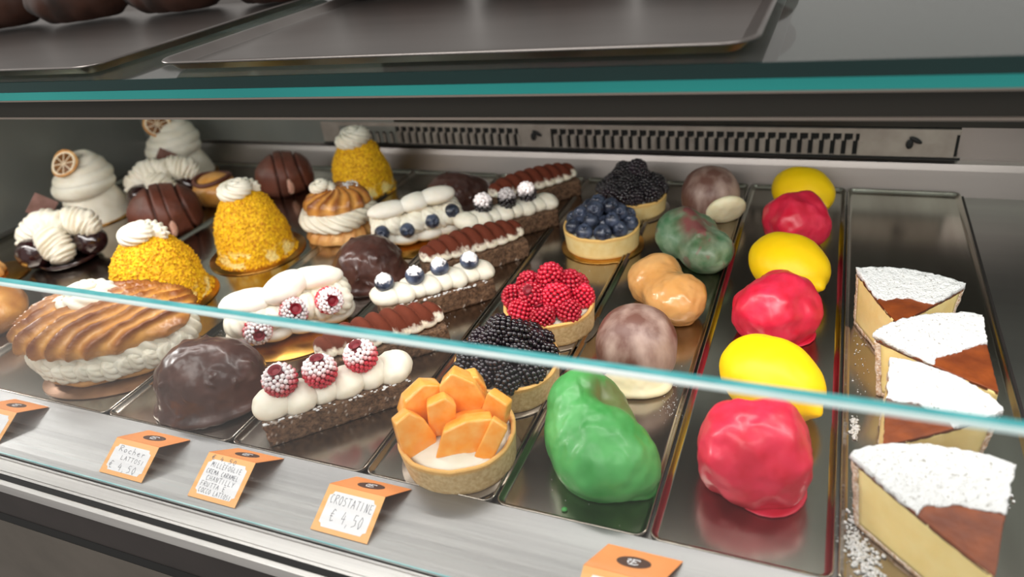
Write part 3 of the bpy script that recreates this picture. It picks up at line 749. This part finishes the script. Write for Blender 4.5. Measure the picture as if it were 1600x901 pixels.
dome(-.634, .852, (.90, .90, 1.02), 1.9, 'yellow crumb dome furthest back, near the rear grille', .001)
card(-.706, .516, .063, 'gold card under the yellow dome behind the split puff'); card(-.668, .642, .062, 'wide gold card with silver rim under the middle yellow dome'); card(-.634, .852, .050, 'gold card under the yellow dome furthest back')

# cream puffs
g = E('split_cream_puff', 'large oblong split cream puff with thick whipped cream, nearest the front', 'pastry', (-.648, .402, ZB), D(33), 'cream filled choux pastries')
P, F, mk = choux(.077, .042, .014, .4, 260, .0012, 4); b = MB(); b.add(P+[0, 0, .0045], F, mk*.5); b.build('choux_base', M['chouxlight'], g)
b = MB(); b.add(*ruffle(.070, .036, .030, 26, 1.3, .10, 2, .10), c=(0, 0, .012))
rg = np.random.default_rng(8)
for i in range(17):
    a = PI+.15+i*(PI-.2)/16; V, F = rosette(.0125, .018, 6, 2, .2, 0, i, True)
    b.add(V, F, c=(.066*math.cos(a), .034*math.sin(a), .013+rg.uniform(0, .006)), R=rotm(.9, rg.uniform(-.4, .4), a+PI/2+rg.uniform(-.3, .3)))
b.build('whipped_cream', M['cream'], g)
P, F, mk = choux(.086, .048, .024, .50, 250, .0062, 1, fan=.35); b = MB(); P = P @ rotm(.16, .05, 0).T; b.add(P+[-.002, .004, .047], F, mk); b.build('choux_lid', M['choux'], g)
b = MB(); V, F = rosette(.036, .030, 5, .9, .12, 0, 3); b.add(V*[1.05, .8, .8], F, c=(-.016, .020, .061)); b.build('cream_rosette', M['cream'], g)
card(-.640, .398, .082, 'rectangular gold brown card under the large split puff', .054, D(33), 'browncard')
g = E('round_cream_puff', 'small round cream puff with piped spiral cream between the domes', 'pastry', (-.583, .715, ZF), .3, 'cream filled choux pastries')
P, F, mk = choux(.047, .045, .018, 0, 0, .0026, 2, spiral=9); b = MB(); b.add(P+[0, 0, .0048], F, mk*.7); b.build('choux_base', M['chouxlight'], g)
b = MB(); b.add(*ruffle(.042, .041, .024, 20, 2.2, .10, 1, .12), c=(0, 0, .018)); b.build('whipped_cream', M['cream'], g)
P, F, mk = choux(.042, .040, .019, 0, 0, .0030, 6, spiral=7); b = MB(); b.add(P+[.002, 0, .0455], F, mk); b.build('choux_lid', M['choux'], g)
b = MB(); V, F = rosette(.020, .019, 7, 1.4, .16, 0, 6); b.add(V, F, c=(-.012, -.006, .060)); b.build('cream_rosette', M['cream'], g)
b = MB()
for i in range(60):
    a = rng.uniform(0, 6.28); r = rng.uniform(0, .016); I, G = ico(1); s = rng.uniform(.0006, .0014); b.add(I, G, c=(.018+r*math.cos(a), .006+r*math.sin(a), .0655-6*r*r), sc=s)
o = b.build('pearl_sugar', M['sugar'], g); o['kind'] = 'stuff'

# profiteroles with cream ruffles
def ruffrope(b, path, r, seed):
    V, F = tube(path, lambda t: r*float(prof_round(np.array(t), .35)), 30, 110, lambda u, t: 1.0+.22*np.abs(np.sin(2*u+t*30))**.7-.08+.16*np.abs(np.sin(t*26+.5*u)))
    b.add(V+.0006*np.stack([fbm(V*120+seed), fbm(V*120+5), fbm(V*120+8)], 1), F)
def profit(x, y, rz, lb, s=1):
    g = E('profiterole_cake', lb, 'pastry', (x, y, ZF), rz, 'profiterole cakes with piped cream')
    b = MB(); V, F = lathe([(0, 0), (.030, 0), (.038, .004), (.0395, .009), (.038, .009), (.030, .002), (0, .002)], 60, closed=False); b.add(V, F); b.build('pastry_cup', M['ganache'], g)
    for c, r in (((-.034, -.012, .022), .024), ((.035, .004, .024), .021), ((0, .026, .024), .022)):
        V, F = ico(4); V = V*[r, r, r*.92]; V = disp(V, F, .0012*fbm(V*50+c[0]*90)); V = V+np.array(c); V[:, 2] = np.maximum(V[:, 2], .001)
        b = MB(); b.add(V, F); b.build('chocolate_profiterole', M['ganache'], g)
    b = MB()
    ruffrope(b, [(-.052, .002, .016), (-.046, .006, .036), (-.024, .008, .052), (.0, .004, .056), (.012, -.004, .050)], .017, 1)
    ruffrope(b, [(-.018, -.002, .050), (-.006, -.012, .038), (.004, -.020, .022), (.008, -.026, .008)], .0175, 2)
    ruffrope(b, [(.002, .012, .056), (.020, .010, .054), (.036, .006, .048), (.050, .002, .034)], .016, 3)
    b.build('piped_cream', M['cream'], g); return g
profit(-.938, .574, D(24), 'two dark glossy chocolate balls with ruffled cream, nearest the front')
profit(-.938, .764, D(32), 'ruffled cream profiteroles half hidden behind the grooved chocolate cake')

# grooved chocolate shells
def shell(x, y, r, h, rz, lb):
    P, F = star([((0, 0, h*.45), (r, r*.95, h*.56)), ((0, 0, .010), (r*.85, r*.8, .014))], .004, 6, (0, 0, h*.4))
    th = np.arctan2(P[:, 1]*.6, P[:, 0]); X = P[:, 0]/r; d = np.zeros(len(P)); mk = np.zeros(len(P))
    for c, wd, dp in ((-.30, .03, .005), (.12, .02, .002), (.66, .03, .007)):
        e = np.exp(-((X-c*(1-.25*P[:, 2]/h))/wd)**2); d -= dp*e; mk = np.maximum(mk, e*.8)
    d += .0009*np.cos((X+.17)*PI*2)
    P = disp(P, F, d+.0006*fbm(P*60)); b = MB(); b.add(flat(P, 0), F, np.clip(mk, 0, 1))
    g = E('grooved_chocolate_cake', lb, 'cake', (x, y, ZF), rz, 'grooved chocolate domes')
    b.build('chocolate_shell', M['choc2'], g)
    V, F = ell((.004, -r*.93, .018), (.005, .003, .012)); V = disp(V, F, .001*fbm(V*200)); b = MB(); b.add(V, F); b.build('sugar_paste_bead', MAT_BEAD, g)
    return g
MAT_BEAD = MAT('pinkish_paste', (196, 140, 120), (214, 170, 150), 120, .5, sss=.2)
shell(-.858, .680, .049, .068, D(50), 'grooved reddish brown chocolate cake behind the front yellow dome')
shell(-.768, .838, .043, .060, D(42), 'grooved dark brown chocolate cake near the rear wall')
# caramel cake with chocolate collar
g = E('caramel_cream_cake', 'orange caramel dessert with a dark rim, mostly hidden behind the middle yellow dome', 'cake', (-.852, .776, ZF), 0)
P, F = star([((0, 0, .022), (.034, .034, .026))], .003, 5); b = MB(); b.add(flat(disp(P, F, .001*fbm(P*50)), 0), F); b.build('caramel_body', M['choux'], g)
V, F = tube([(.0265*math.cos(a), .0265*math.sin(a), .0405+.002*math.cos(a*2)) for a in np.linspace(0, 2*PI, 40)], lambda t: .0035, 12, 80); b = MB(); b.add(V, F); b.build('chocolate_collar', M['choc2'], g)

# tall cream cakes
def tall(x, y, rz, lb, slice_rot, slice_loc, sq_loc, sq_rot):
    g = E('tall_cream_cake', lb, 'cake', (x, y, ZB), rz, 'tall white cream cakes with dried citrus')
    def fn(u, v):
        th = u*2*PI; r = .050-.014*v+.002*np.sin(3*th+4*v); return np.stack([r*np.cos(th), r*np.sin(th), .048*v], 1)
    V, F = grid(90, 30, fn); b = MB(); b.add(disp(V, F, .0008*fbm(V*45)), F); b.build('cream_body', M['cream'], g)
    b = MB()
    for k, (r, z) in enumerate(((.047, .046), (.042, .056), (.033, .066), (.020, .075))):
        def rf(u, t): return 1+.10*np.abs(np.sin(2*u+t*9))
        path = [(r*.72*math.cos(a)+.001*k, r*.72*math.sin(a), z+.009*(a/(2*PI))) for a in np.linspace(k*1.1, k*1.1+2*PI, 50)]
        V, F = tube(path, lambda t: .0135*float(prof_round(np.array(t), .2)), 20, 110, rf); b.add(V, F)
    b.add(*ell((0, 0, .068), (.016, .016, .016)))
    b.build('cream_swirl', M['cream'], g)
    b = MB(); V, F = lathe([(.0185, -.0012), (.0215, -.0008), (.0215, .0008), (.0185, .0012)], 60); V[:, 2] += .0022*np.sin(np.arctan2(V[:, 1], V[:, 0])*2); b.add(V, F)
    o = b.build('dried_citrus_slice', M['rind'], g); o.location = slice_loc; o.rotation_euler = slice_rot
    b = MB(); V, F = lathe([(0, -.0007), (.0187, -.0007), (.0187, .0007), (0, .0007)], 60, closed=False); b.add(V, F); b.build('pulp', M['pulp'], o)
    b = MB(); V, F = lathe([(.0160, -.0011), (.0190, -.0013), (.0190, .0013), (.0160, .0011)], 60); b.add(V, F)
    for k in range(8):
        a = k*PI/4; V, F = box(.001, .017, -.0006, .0006, -.0010, .0010); b.add(V, F, R=rotm(0, 0, a))
    b.build('pith', M['pith'], o, smooth=False)
    b = MB(); b.add(*box(-.0155, .0155, -.0155, .0155, -.0013, .0013)); q = b.build('chocolate_square', M['square'], g, smooth=False, bevel=.0004)
    q.location = sq_loc; q.rotation_euler = sq_rot
vd = lambda x, y: math.atan2(y, x)-PI/2     # facing away from the viewer
a1 = vd(-1.02, .70)
tall(-1.035, .705, a1, 'tall white cream cake nearer the left end panel, brown citrus slice upright', (D(34), D(-36), 0), (-.016, -.020, .094), (-.064, -.050, .050), (D(70), D(42), -.25))
a2 = vd(-1.0, .86)
tall(-1.012, .868, a2, 'tall white cream cake in the back corner, pale citrus slice facing front', (D(72), D(-6), .15), (-.014, -.014, .098), (-.020, -.062, .050), (D(72), D(42), .1))
card(-1.035, .705, .056, 'gold card under the tall cream cake nearer the end panel'); card(-1.012, .868, .056, 'gold card under the tall cream cake in the back corner')

# left edge things
V, F = ico(5); P = V*[.050, .045, .028]; P = disp(P, F, .002*fbm(P*30)); P[:, 2] += .022; b = MB(); b.add(flat(P, 0), F, np.clip(.4+.5*fbm(P*40), 0, 1))
o = b.build('brown_bun', M['choux'], loc=(-.882, .418, ZF)); tag(o, 'smooth brown baked bun cut off by the left edge of the photo', 'bun')
o = card(-1.012, .512, .045, 'gold card at the left edge, under the small pale choux')
g = E('small_choux', 'small pale choux with cream on the gold card at the left edge', 'pastry', (-1.028, .500, ZB), 0)
P, F, mk = choux(.034, .034, .018, 0, 0, .002, 3, spiral=6); b = MB(); b.add(P+[0, 0, .005], F, mk*.4); b.build('choux_base', M['chouxlight'], g)
b = MB(); b.add(*rosette(.026, .022, 8, 2, .12), c=(0, 0, .018)); b.build('cream_rosette', M['cream'], g)

# ------------------------------------------------------------ cheesecake slices
def slice_(A, B, T, lb, h=.048, sug=(.52, .62), seed=0, bulge=.16):
    A, B, T = map(lambda p: np.array(p, float), (A, B, T)); cx, cy = T
    ra, rb = np.linalg.norm(A-T), np.linalg.norm(B-T)
    a0, a1 = math.atan2(*(A-T)[::-1]), math.atan2(*(B-T)[::-1])
    if a1 > a0: a1 -= 2*PI
    if a0-a1 > PI: a1 += 2*PI
    g = E('cheesecake_slice', lb, 'cake', (cx, cy, ZF), 0, 'cheesecake slices with icing sugar')
    def pt(s, t, z):
        # straight chord blended with an arc
        P0 = (A-T); P1 = (B-T); ch = P0[None]*(1-s)[:, None]+P1[None]*s[:, None]
        k = (1+bulge*4*s*(1-s)); e = ch*k[:, None]*t[:, None]
        fl = 1-.10*(1-np.clip(z/h, 0, 1))*t
        return np.stack([e[:, 0]*fl, e[:, 1]*fl, z], 1)
    def solid(s0, s1, t0, t1, z0, z1, ns, nt, nz=2, nzamp=0, fz=None, frough=0):
        """t0/t1/z0/z1 numbers or callables of (s,t)"""
        V = []; F = []; idx = {}
        ss = np.linspace(s0, s1, ns)
        def T_(s, q): a = t0(s) if callable(t0) else t0; c = t1(s) if callable(t1) else t1; return a+(c-a)*q
        for k in range(nz):
            for j in range(nt):
                for i in range(ns):
                    s = ss[i]; t = T_(s, j/(nt-1)); zz0 = z0(s, t) if callable(z0) else z0; zz1 = z1(s, t) if callable(z1) else z1
                    idx[(i, j, k)] = len(V); V.append((s, t, zz0+(zz1-zz0)*k/(nz-1)))
        for j in range(nt-1):
            for i in range(ns-1):
                F.append([idx[(i, j, 0)], idx[(i+1, j, 0)], idx[(i+1, j+1, 0)], idx[(i, j+1, 0)]]); F.append([idx[(i, j, nz-1)], idx[(i, j+1, nz-1)], idx[(i+1, j+1, nz-1)], idx[(i+1, j, nz-1)]])
        for k in range(nz-1):
            for i in range(ns-1):
                F.append([idx[(i, 0, k)], idx[(i+1, 0, k)], idx[(i+1, 0, k+1)], idx[(i, 0, k+1)]]); F.append([idx[(i, nt-1, k)], idx[(i, nt-1, k+1)], idx[(i+1, nt-1, k+1)], idx[(i+1, nt-1, k)]])
            for j in range(nt-1):
                F.append([idx[(0, j, k)], idx[(0, j, k+1)], idx[(0, j+1, k+1)], idx[(0, j+1, k)]]); F.append([idx[(ns-1, j, k)], idx[(ns-1, j+1, k)], idx[(ns-1, j+1, k+1)], idx[(ns-1, j, k+1)]])
        V = np.array(V); P = pt(V[:, 0], np.maximum(V[:, 1], .004), V[:, 2])
        if frough:
            q = P*260+seed*7; P = P+frough*np.stack([fbm(q), fbm(q+31), .6*fbm(q+77)], 1)
        return P, F
    top = lambda s, t: h-.004+.006*t**2
    P, F = solid(0, 1, 0, .93, .0035, top, 30, 24, 14, frough=.0003); b = MB(); b.add(P, F); b.build('custard', M['custard'], g)
    b = MB(); P, F = solid(-.004, 1.004, .93, .985, .0, lambda s, t: top(s, t)-.001, 60, 4, 26, frough=.0007); b.add(P, F)
    P, F = solid(0, 1, 0, .95, 0, .0038, 30, 24, 3, frough=.0006); b.add(P, F); P0 = b
    b.build('crust', M['crust'], g)
    b = MB(); P, F = solid(-.004, 1.004, 0, .96, lambda s, t: top(s, t)-.0004, lambda s, t: top(s, t)+.0012, 60, 50, 2, frough=.0003); b.add(P, F); b.build('baked_top', M['bake'], g)
    b = MB(); P, F = solid(-.006, 1.006, 0, .97, lambda s, t: top(s, t)-.0016, lambda s, t: top(s, t)-.0004, 60, 50, 2, frough=.0004); b.add(P, F); b.build('dark_baked_edge', M['burnt'], g)
    e0 = lambda s: sug[0]+(sug[1]-sug[0])*s+.035*float(fbm(np.array([[s*5+seed, seed, 0]]), 3)[0])
    b = MB(); P, F = solid(-.008, 1.008, e0, 1.0, lambda s, t: top(s, t)+.0002, lambda s, t: top(s, t)+.0022+.0024*min(1, (t-.5)*2.5), 90, 40, 3, frough=.0010); b.add(P, F)
    b.build('icing_sugar', M['sugar'], g); return g
slice_((.035, .385), (.124, .399), (.106, .318), 'cheesecake slice nearest the camera, with the most icing sugar', sug=(.50, .56), seed=1)
slice_((.061, .495), (.126, .451), (.055, .408), 'cheesecake slice second from the front, crossed by the glass edge', sug=(.50, .62), seed=2)
slice_((.050, .525), (.127, .569), (.129, .483), 'cheesecake slice third from the front, its tip pointing right', sug=(.46, .62), seed=3)
slice_((.038, .629), (.121, .616), (.069, .559), 'cheesecake slice furthest back, its tip pointing at the camera', sug=(.42, .55), seed=4)
# spilt icing sugar
b = MB(); rg = np.random.default_rng(5)
def spill(cx, cy, sx, sy, n, smax=.0022, ang=0):
    for _ in range(n):
        q = rg.normal(size=2)*[sx, sy]; q = [q[0]*math.cos(ang)-q[1]*math.sin(ang), q[0]*math.sin(ang)+q[1]*math.cos(ang)]
        x, y = cx+q[0], cy+q[1]
        s = rg.uniform(.0003, smax)*rg.uniform(.3, 1); I, G = ico(1); b.add(I+.2*rg.normal(size=I.shape), G, c=(x, y, .0034+s*.3), sc=np.array([s, s, s*.6]))
spill(.0475, .352, .004, .012, 420, ang=.4); spill(.0435, .375, .0025, .018, 110, .0016); spill(.043, .475, .0015, .006, 120); spill(.135, .425, .002, .006, 14)
spill(.047, .56, .003, .03, 50, .001); spill(-.095, .47, .004, .012, 60, .0006); spill(-.36, .60, .03, .03, 40, .0006); spill(-.24, .66, .02, .05, 30, .0006); spill(-.15, .36, .02, .01, 14, .0007)
spill(-.575, .46, .006, .02, 60, .0007); spill(-.34, .53, .01, .02, 40, .0006); spill(-.125, .665, .012, .01, 12, .0008)
tag(b.build('sugar_crumbs', M['sugar']), 'white icing sugar crumbs scattered on the trays', 'icing sugar', kind='stuff')

# ------------------------------------------------------------ price tags
ST = {
 'R': [[(0, 0), (.05, 1), (.5, 1), (.6, .75), (.1, .5), (.6, 0)]], 'o': [[(.3, .5), (.05, .3), (.2, 0), (.5, .1), (.5, .4), (.3, .5)]],
 'c': [[(.5, .45), (.25, .5), (.05, .25), (.25, 0), (.5, .05)]], 'h': [[(.1, 1), (.05, 0)], [(.07, .35), (.3, .5), (.45, .35), (.45, 0)]],
 'e': [[(.05, .28), (.45, .3), (.3, .52), (.05, .3), (.2, 0), (.5, .05)]], 'r': [[(.1, .5), (.1, 0)], [(.1, .3), (.3, .5), (.5, .45)]],
 'L': [[(.1, 1), (.05, 0), (.55, .05)]], 'A': [[(0, 0), (.3, 1), (.6, 0)], [(.12, .4), (.5, .4)]], 'T': [[(0, 1), (.65, 1)], [(.35, 1), (.3, 0)]],
 'O': [[(.3, 1), (.05, .6), (.15, .1), (.45, 0), (.62, .5), (.5, .95), (.3, 1)]], 'S': [[(.55, .95), (.2, .95), (.1, .65), (.5, .4), (.45, .05), (.05, .05)]],
 'I': [[(.25, 1), (.2, 0)]], '€': [[(.6, .9), (.3, 1), (.08, .5), (.25, .02), (.6, .1)], [(-.05, .6), (.45, .62)], [(-.05, .42), (.4, .42)]],
 '4': [[(.3, 1), (.05, .4), (.55, .45)], [(.45, .75), (.4, 0)]], ',': [[(.2, .1), (.1, -.2)]], '5': [[(.55, 1), (.15, 1), (.1, .6), (.45, .6), (.5, .2), (.05, .02)]],
 '0': [[(.3, 1), (.05, .5), (.25, 0), (.5, .3), (.5, .8), (.3, 1)]], 'M': [[(0, 0), (.08, 1), (.32, .4), (.55, 1), (.62, 0)]], 'F': [[(.1, 0), (.1, 1), (.6, 1)], [(.1, .5), (.45, .5)]],
 'G': [[(.55, .9), (.25, 1), (.05, .5), (.25, 0), (.55, .1), (.55, .45), (.35, .45)]], 'E': [[(.55, 1), (.1, 1), (.08, 0), (.55, 0)], [(.1, .5), (.45, .5)]],
 'C': [[(.55, .9), (.25, 1), (.05, .5), (.25, 0), (.55, .1)]], 'H': [[(.05, 1), (.05, 0)], [(.55, 1), (.5, 0)], [(.05, .5), (.52, .5)]],
 'N': [[(.05, 0), (.1, 1), (.5, 0), (.55, 1)]], 'U': [[(.05, 1), (.08, .1), (.4, 0), (.55, 1)]], 'Y': [[(0, 1), (.3, .5), (.6, 1)], [(.3, .5), (.25, 0)]],
}
def strokes(b, text, x, z, hgt, wid, th, slope=0.0, fn=None):
    """adds strokes; fn maps (x,z) in panel units to 3-D, th = stroke width"""
    k = wid/max(len(text), 1); jr = random.Random(len(text)*7+int(x*1e5))
    for i, chh in enumerate(text):
        for line in ST.get(chh, []):
            q = [(x+k*(i+px*1.15)+jr.uniform(-.0001, .0001), z+hgt*pz*(.92 if chh.isupper() else 1)+slope*k*i+jr.uniform(-.0001, .0001)) for px, pz in line]
            for (xa, za), (xb, zb) in zip(q[:-1], q[1:]):
                d = math.hypot(xb-xa, zb-za) or 1e-6; nx, nz = -(zb-za)/d*th/2, (xb-xa)/d*th/2
                b.add([fn(xa+nx, za+nz), fn(xb+nx, zb+nz), fn(xb-nx, zb-nz), fn(xa-nx, za-nz)], [[0, 1, 2, 3]])
def pricetag(x0, x1, yF, yR, zR, yB, lines, lb, rowh=None):
    W = x1-x0; g = E('price_tag', lb, 'price tag', ((x0+x1)/2, yF, .0006), 0, 'orange folded price tags on the steel strip')
    hx = W/2; t = .0004; zb = .0070-.0006
    Fp = [np.array([0, 0, .0006]), np.array([0, yR-yF, zR])]; fl = np.linalg.norm(Fp[1]-Fp[0]); dF = (Fp[1]-Fp[0])/fl; nF = np.array([0, -dF[2], dF[1]])
    Bp = np.array([0, yB-yF, zb]); bl = np.linalg.norm(Bp-Fp[1]); dB = (Bp-Fp[1])/bl; nB = np.array([0, -dB[2], dB[1]])
    def ff(off): return lambda x, s: tuple(np.array([x, 0, 0])+Fp[0]+dF*s+nF*off)
    def fb(off): return lambda x, s: tuple(np.array([x+.0095*s/bl, 0, 0])+Fp[1]+dB*s+nB*off)
    def plate(f0, f1, pts):
        n = len(pts); V = [f0(*p) for p in pts]+[f1(*p) for p in pts]
        return V, [list(range(n))[::-1], list(range(n, 2*n))]+[[i, (i+1) % n, n+(i+1) % n, n+i] for i in range(n)]
    b = MB(); b.add(*plate(ff(0), ff(t), [(-hx, 0), (hx, 0), (hx, fl), (-hx, fl)])); b.build('front_panel', M['orange2'], g, smooth=False)
    b = MB(); b.add(*plate(fb(0), fb(t), [(-hx, 0), (hx, 0), (hx, bl), (-hx, bl)])); b.build('top_panel', M['orange'], g, smooth=False)
    m_ = .0042; c = .0032; top = fl-.0045; bot = .0035
    P = [(-hx+m_+c, bot), (hx-m_-c, bot), (hx-m_-c*.7, bot+c*.7), (hx-m_, bot+c), (hx-m_, top-c), (hx-m_-c*.7, top-c*.7), (hx-m_-c, top), (-hx+m_+c, top), (-hx+m_+c*.7, top-c*.7), (-hx+m_, top-c), (-hx+m_, bot+c), (-hx+m_+c*.7, bot+c*.7)]
    b = MB(); b.add(*plate(ff(t), ff(t+.00015), P)); b.build('paper_insert', M['paper'], g, smooth=False)
    b = MB()
    for (tx, xx, zz, hh, ww) in lines: strokes(b, tx, -hx+xx*W, zz*fl, hh*fl, ww*W, .00034, -.04, ff(t+.00028))
    if lines: b.build('handwriting', M['ink'], g, smooth=False)
    el = [(.0108*math.cos(a), bl*.52+.0052*math.sin(a)) for a in np.linspace(0, 2*PI, 40, endpoint=False)]
    b = MB(); b.add(*plate(fb(t), fb(t+.00015), el)); lo = b.build('logo', M['logo'], g, smooth=False)
    b = MB(); f = fb(t+.0003); k = 1000
    for line in ([(-4.8, 1.6), (-3.0, 2.2), (-2.4, .8), (-4.0, .2), (-2.6, -1.6)], [(-.8, -2.4), (-.8, 2.2)], [(-2.0, 2.2), (2.6, 2.4), (3.0, 1.4)], [(-.8, .1), (1.8, .1)], [(-2.0, -2.4), (2.4, -2.4), (3.6, -1.2)]):
        for (xa, za), (xb, zb2) in zip(line[:-1], line[1:]):
            d = math.hypot(xb-xa, zb2-za); nx, nz = -(zb2-za)/d*.42, (xb-xa)/d*.42; s0 = bl*.52
            b.add([f((xa+nx)/k, s0+(za+nz)/k), f((xb+nx)/k, s0+(zb2+nz)/k), f((xb-nx)/k, s0+(zb2-nz)/k), f((xa-nx)/k, s0+(za-nz)/k)], [[0, 1, 2, 3]])
    b.build('logo_letters', M['paper'], lo, smooth=False)
    return g
YF = .2706
pricetag(-.715, -.666, YF, .297, .0155, .3190, [], 'orange folded price tag cut off at the left edge')
pricetag(-.536, -.487, YF, .297, .0155, .3190, [('Rocher', .20, .66, .18, .64), ('LATTOSI', .32, .45, .13, .56), ('€ 4,50', .14, .17, .20, .66)], 'price tag reading Rocher, 4,50 euro')
pricetag(-.437, -.389, YF, .303, .0172, .3220, [('€ 4,50', .12, .86, .11, .55), ('MILLEFOGLIE', .18, .71, .12, .66), ('CREMA CARAMEL', .14, .56, .11, .70), ('CHANTILLY', .20, .41, .12, .62), ('FRUTTA E', .14, .28, .11, .55), ('COCCO LATTOSI', .16, .14, .11, .70)], 'price tag with six lines of small handwriting')
pricetag(-.318, -.269, YF, .302, .0152, .3210, [('CROSTATINE', .13, .62, .20, .78), ('€ 4,50', .24, .25, .26, .60)], 'price tag reading Crostatine, 4,50 euro')
pricetag(-.115, -.066, YF-.005, .290, .0110, .3140, [], 'orange price tag at the bottom edge of the photo, mostly cut off')

# ------------------------------------------------------------ front glass
g = E('front_glass', 'low upright clear glass pane along the front with a cyan top edge', 'glass', (0, .267, 0))
b = MB(); b.add(*box(XL, XR, -.003, .003, -.0014, .1885)); b.build('pane', M['pane'], g, smooth=False)
b = MB(); b.add(*box(XL, XR, -.0016, .003, .1886, .1912)); b.build('top_edge', M['edge_c'], g, smooth=False)
b = MB(); V = [(x, y, z) for x in (XL, XR) for y, z in ((-.003, .1886), (-.0017, .1886), (-.0017, .1911), (-.0027, .1900))]
b.add(V, [[0, 1, 2, 3], [4, 5, 6, 7], [0, 1, 5, 4], [1, 2, 6, 5], [2, 3, 7, 6], [3, 0, 4, 7]]); b.build('bevel', M['edge_w'], g, smooth=False)
b = MB(); b.add(*box(XL, XR, -.0040, -.0031, -.0013, .0008)); b.build('bottom_edge', M['edge_b'], g, smooth=False)

# ------------------------------------------------------------ upper shelf
g = E('glass_shelf', 'thick green edged glass shelf above the pastries', 'shelf', (.09, .44, .2725)); g.rotation_euler = (0, -math.atan(.00625), D(.5))
b = MB(); b.add(*box(-1.6, .6, .002, .52, .0, .0165)); b.build('shelf_pane', M['shelfglass'], g, smooth=False)
b = MB(); b.add(*box(-1.6, .6, .0, .002, .0075, .0165)); b.build('upper_edge', M['edge_g'], g, smooth=False)
b = MB(); b.add(*box(-1.6, .6, -.0006, .002, .0005, .0075)); b.build('lower_edge', M['edge_t'], g, smooth=False)
b = MB(); b.add(*box(-1.6, .6, -.0008, .002, -.0009, .0004)); b.build('edge_line', M['trim'], g, smooth=False)
b = E('shelf_beam', 'dark metal beam carrying the glass shelf, with a lamp strip beneath', 'beam', (.09, .44, .2725)); b.rotation_euler = g.rotation_euler
q = MB(); q.add(*box(-1.6, .6, .004, .022, -.0165, -.0012)); q.build('beam_body', M['beam'], b, smooth=False)
q = MB(); q.add(*box(-1.6, .6, .003, .020, -.0182, -.0166)); q.build('lower_trim', M['trim'], b, smooth=False)
q = MB(); q.add(*box(-1.6, .6, .021, .024, -.018, -.0145)); q.build('lamp_strip', M['lamp'], b, smooth=False)
# trays on the shelf
def uptray(x0, x1, y0, y1, lb, rz=0):
    bb = MB(); V, F = pan(0, x1-x0, 0, y1-y0, .003, .0095, .022, .004, .008); bb.add(V, F)
    o = bb.build('serving_tray', M['upper'], loc=(x0, y0, .2896+(x0-.09)*.00625)); o.rotation_euler = (0, -.00625, rz); tag(o, lb, 'tray', 'steel serving trays on the glass shelf'); return o
uptray(-.515, -.040, .446, .82, 'big steel serving tray on the glass shelf, empty towards the front')
uptray(-1.15, -.580, .440, .82, 'steel serving tray at the left on the glass shelf, holding brown loaves')
def loaf(x, y, z, a, bb_, h, rz, lb, seed):
    V, F = ico(5); P = V*[a, bb_, h]; P = disp(P, F, .004*fbm(P*18+seed)+.002*np.abs(np.sin(P[:, 0]*120))); P[:, 2] += h*.8
    m_ = MB(); m_.add(flat(P, 0), F); o = m_.build('brown_loaf', M['loaf'], loc=(x, y, z)); o.rotation_euler.z = rz; tag(o, lb, 'bread', 'brown loaves on the upper trays')
loaf(-1.06, .700, .290, .075, .05, .035, .3, 'dark brown loaf at the top left corner of the photo', 1)
loaf(-.92, .725, .2905, .07, .045, .035, .5, 'dark brown loaf beside the one in the top left corner', 2)
loaf(-.775, .750, .291, .07, .045, .034, .2, 'rounder dark loaf at the right end of the left upper tray', 3)
loaf(-.63, .775, .2915, .070, .04, .030, .1, 'dark loaf standing between the two upper trays at the back', 6)
loaf(-.46, .765, .292, .085, .04, .030, .1, 'low dark loaf at the back of the big upper tray, left one', 4)
loaf(-.28, .768, .293, .085, .04, .028, .0, 'low dark loaf at the back of the big upper tray, middle one', 5)
loaf(-.11, .772, .294, .075, .04, .026, .0, 'low dark loaf at the back of the big upper tray, right one', 7)

for o in PROTO: bpy.data.objects.remove(o)
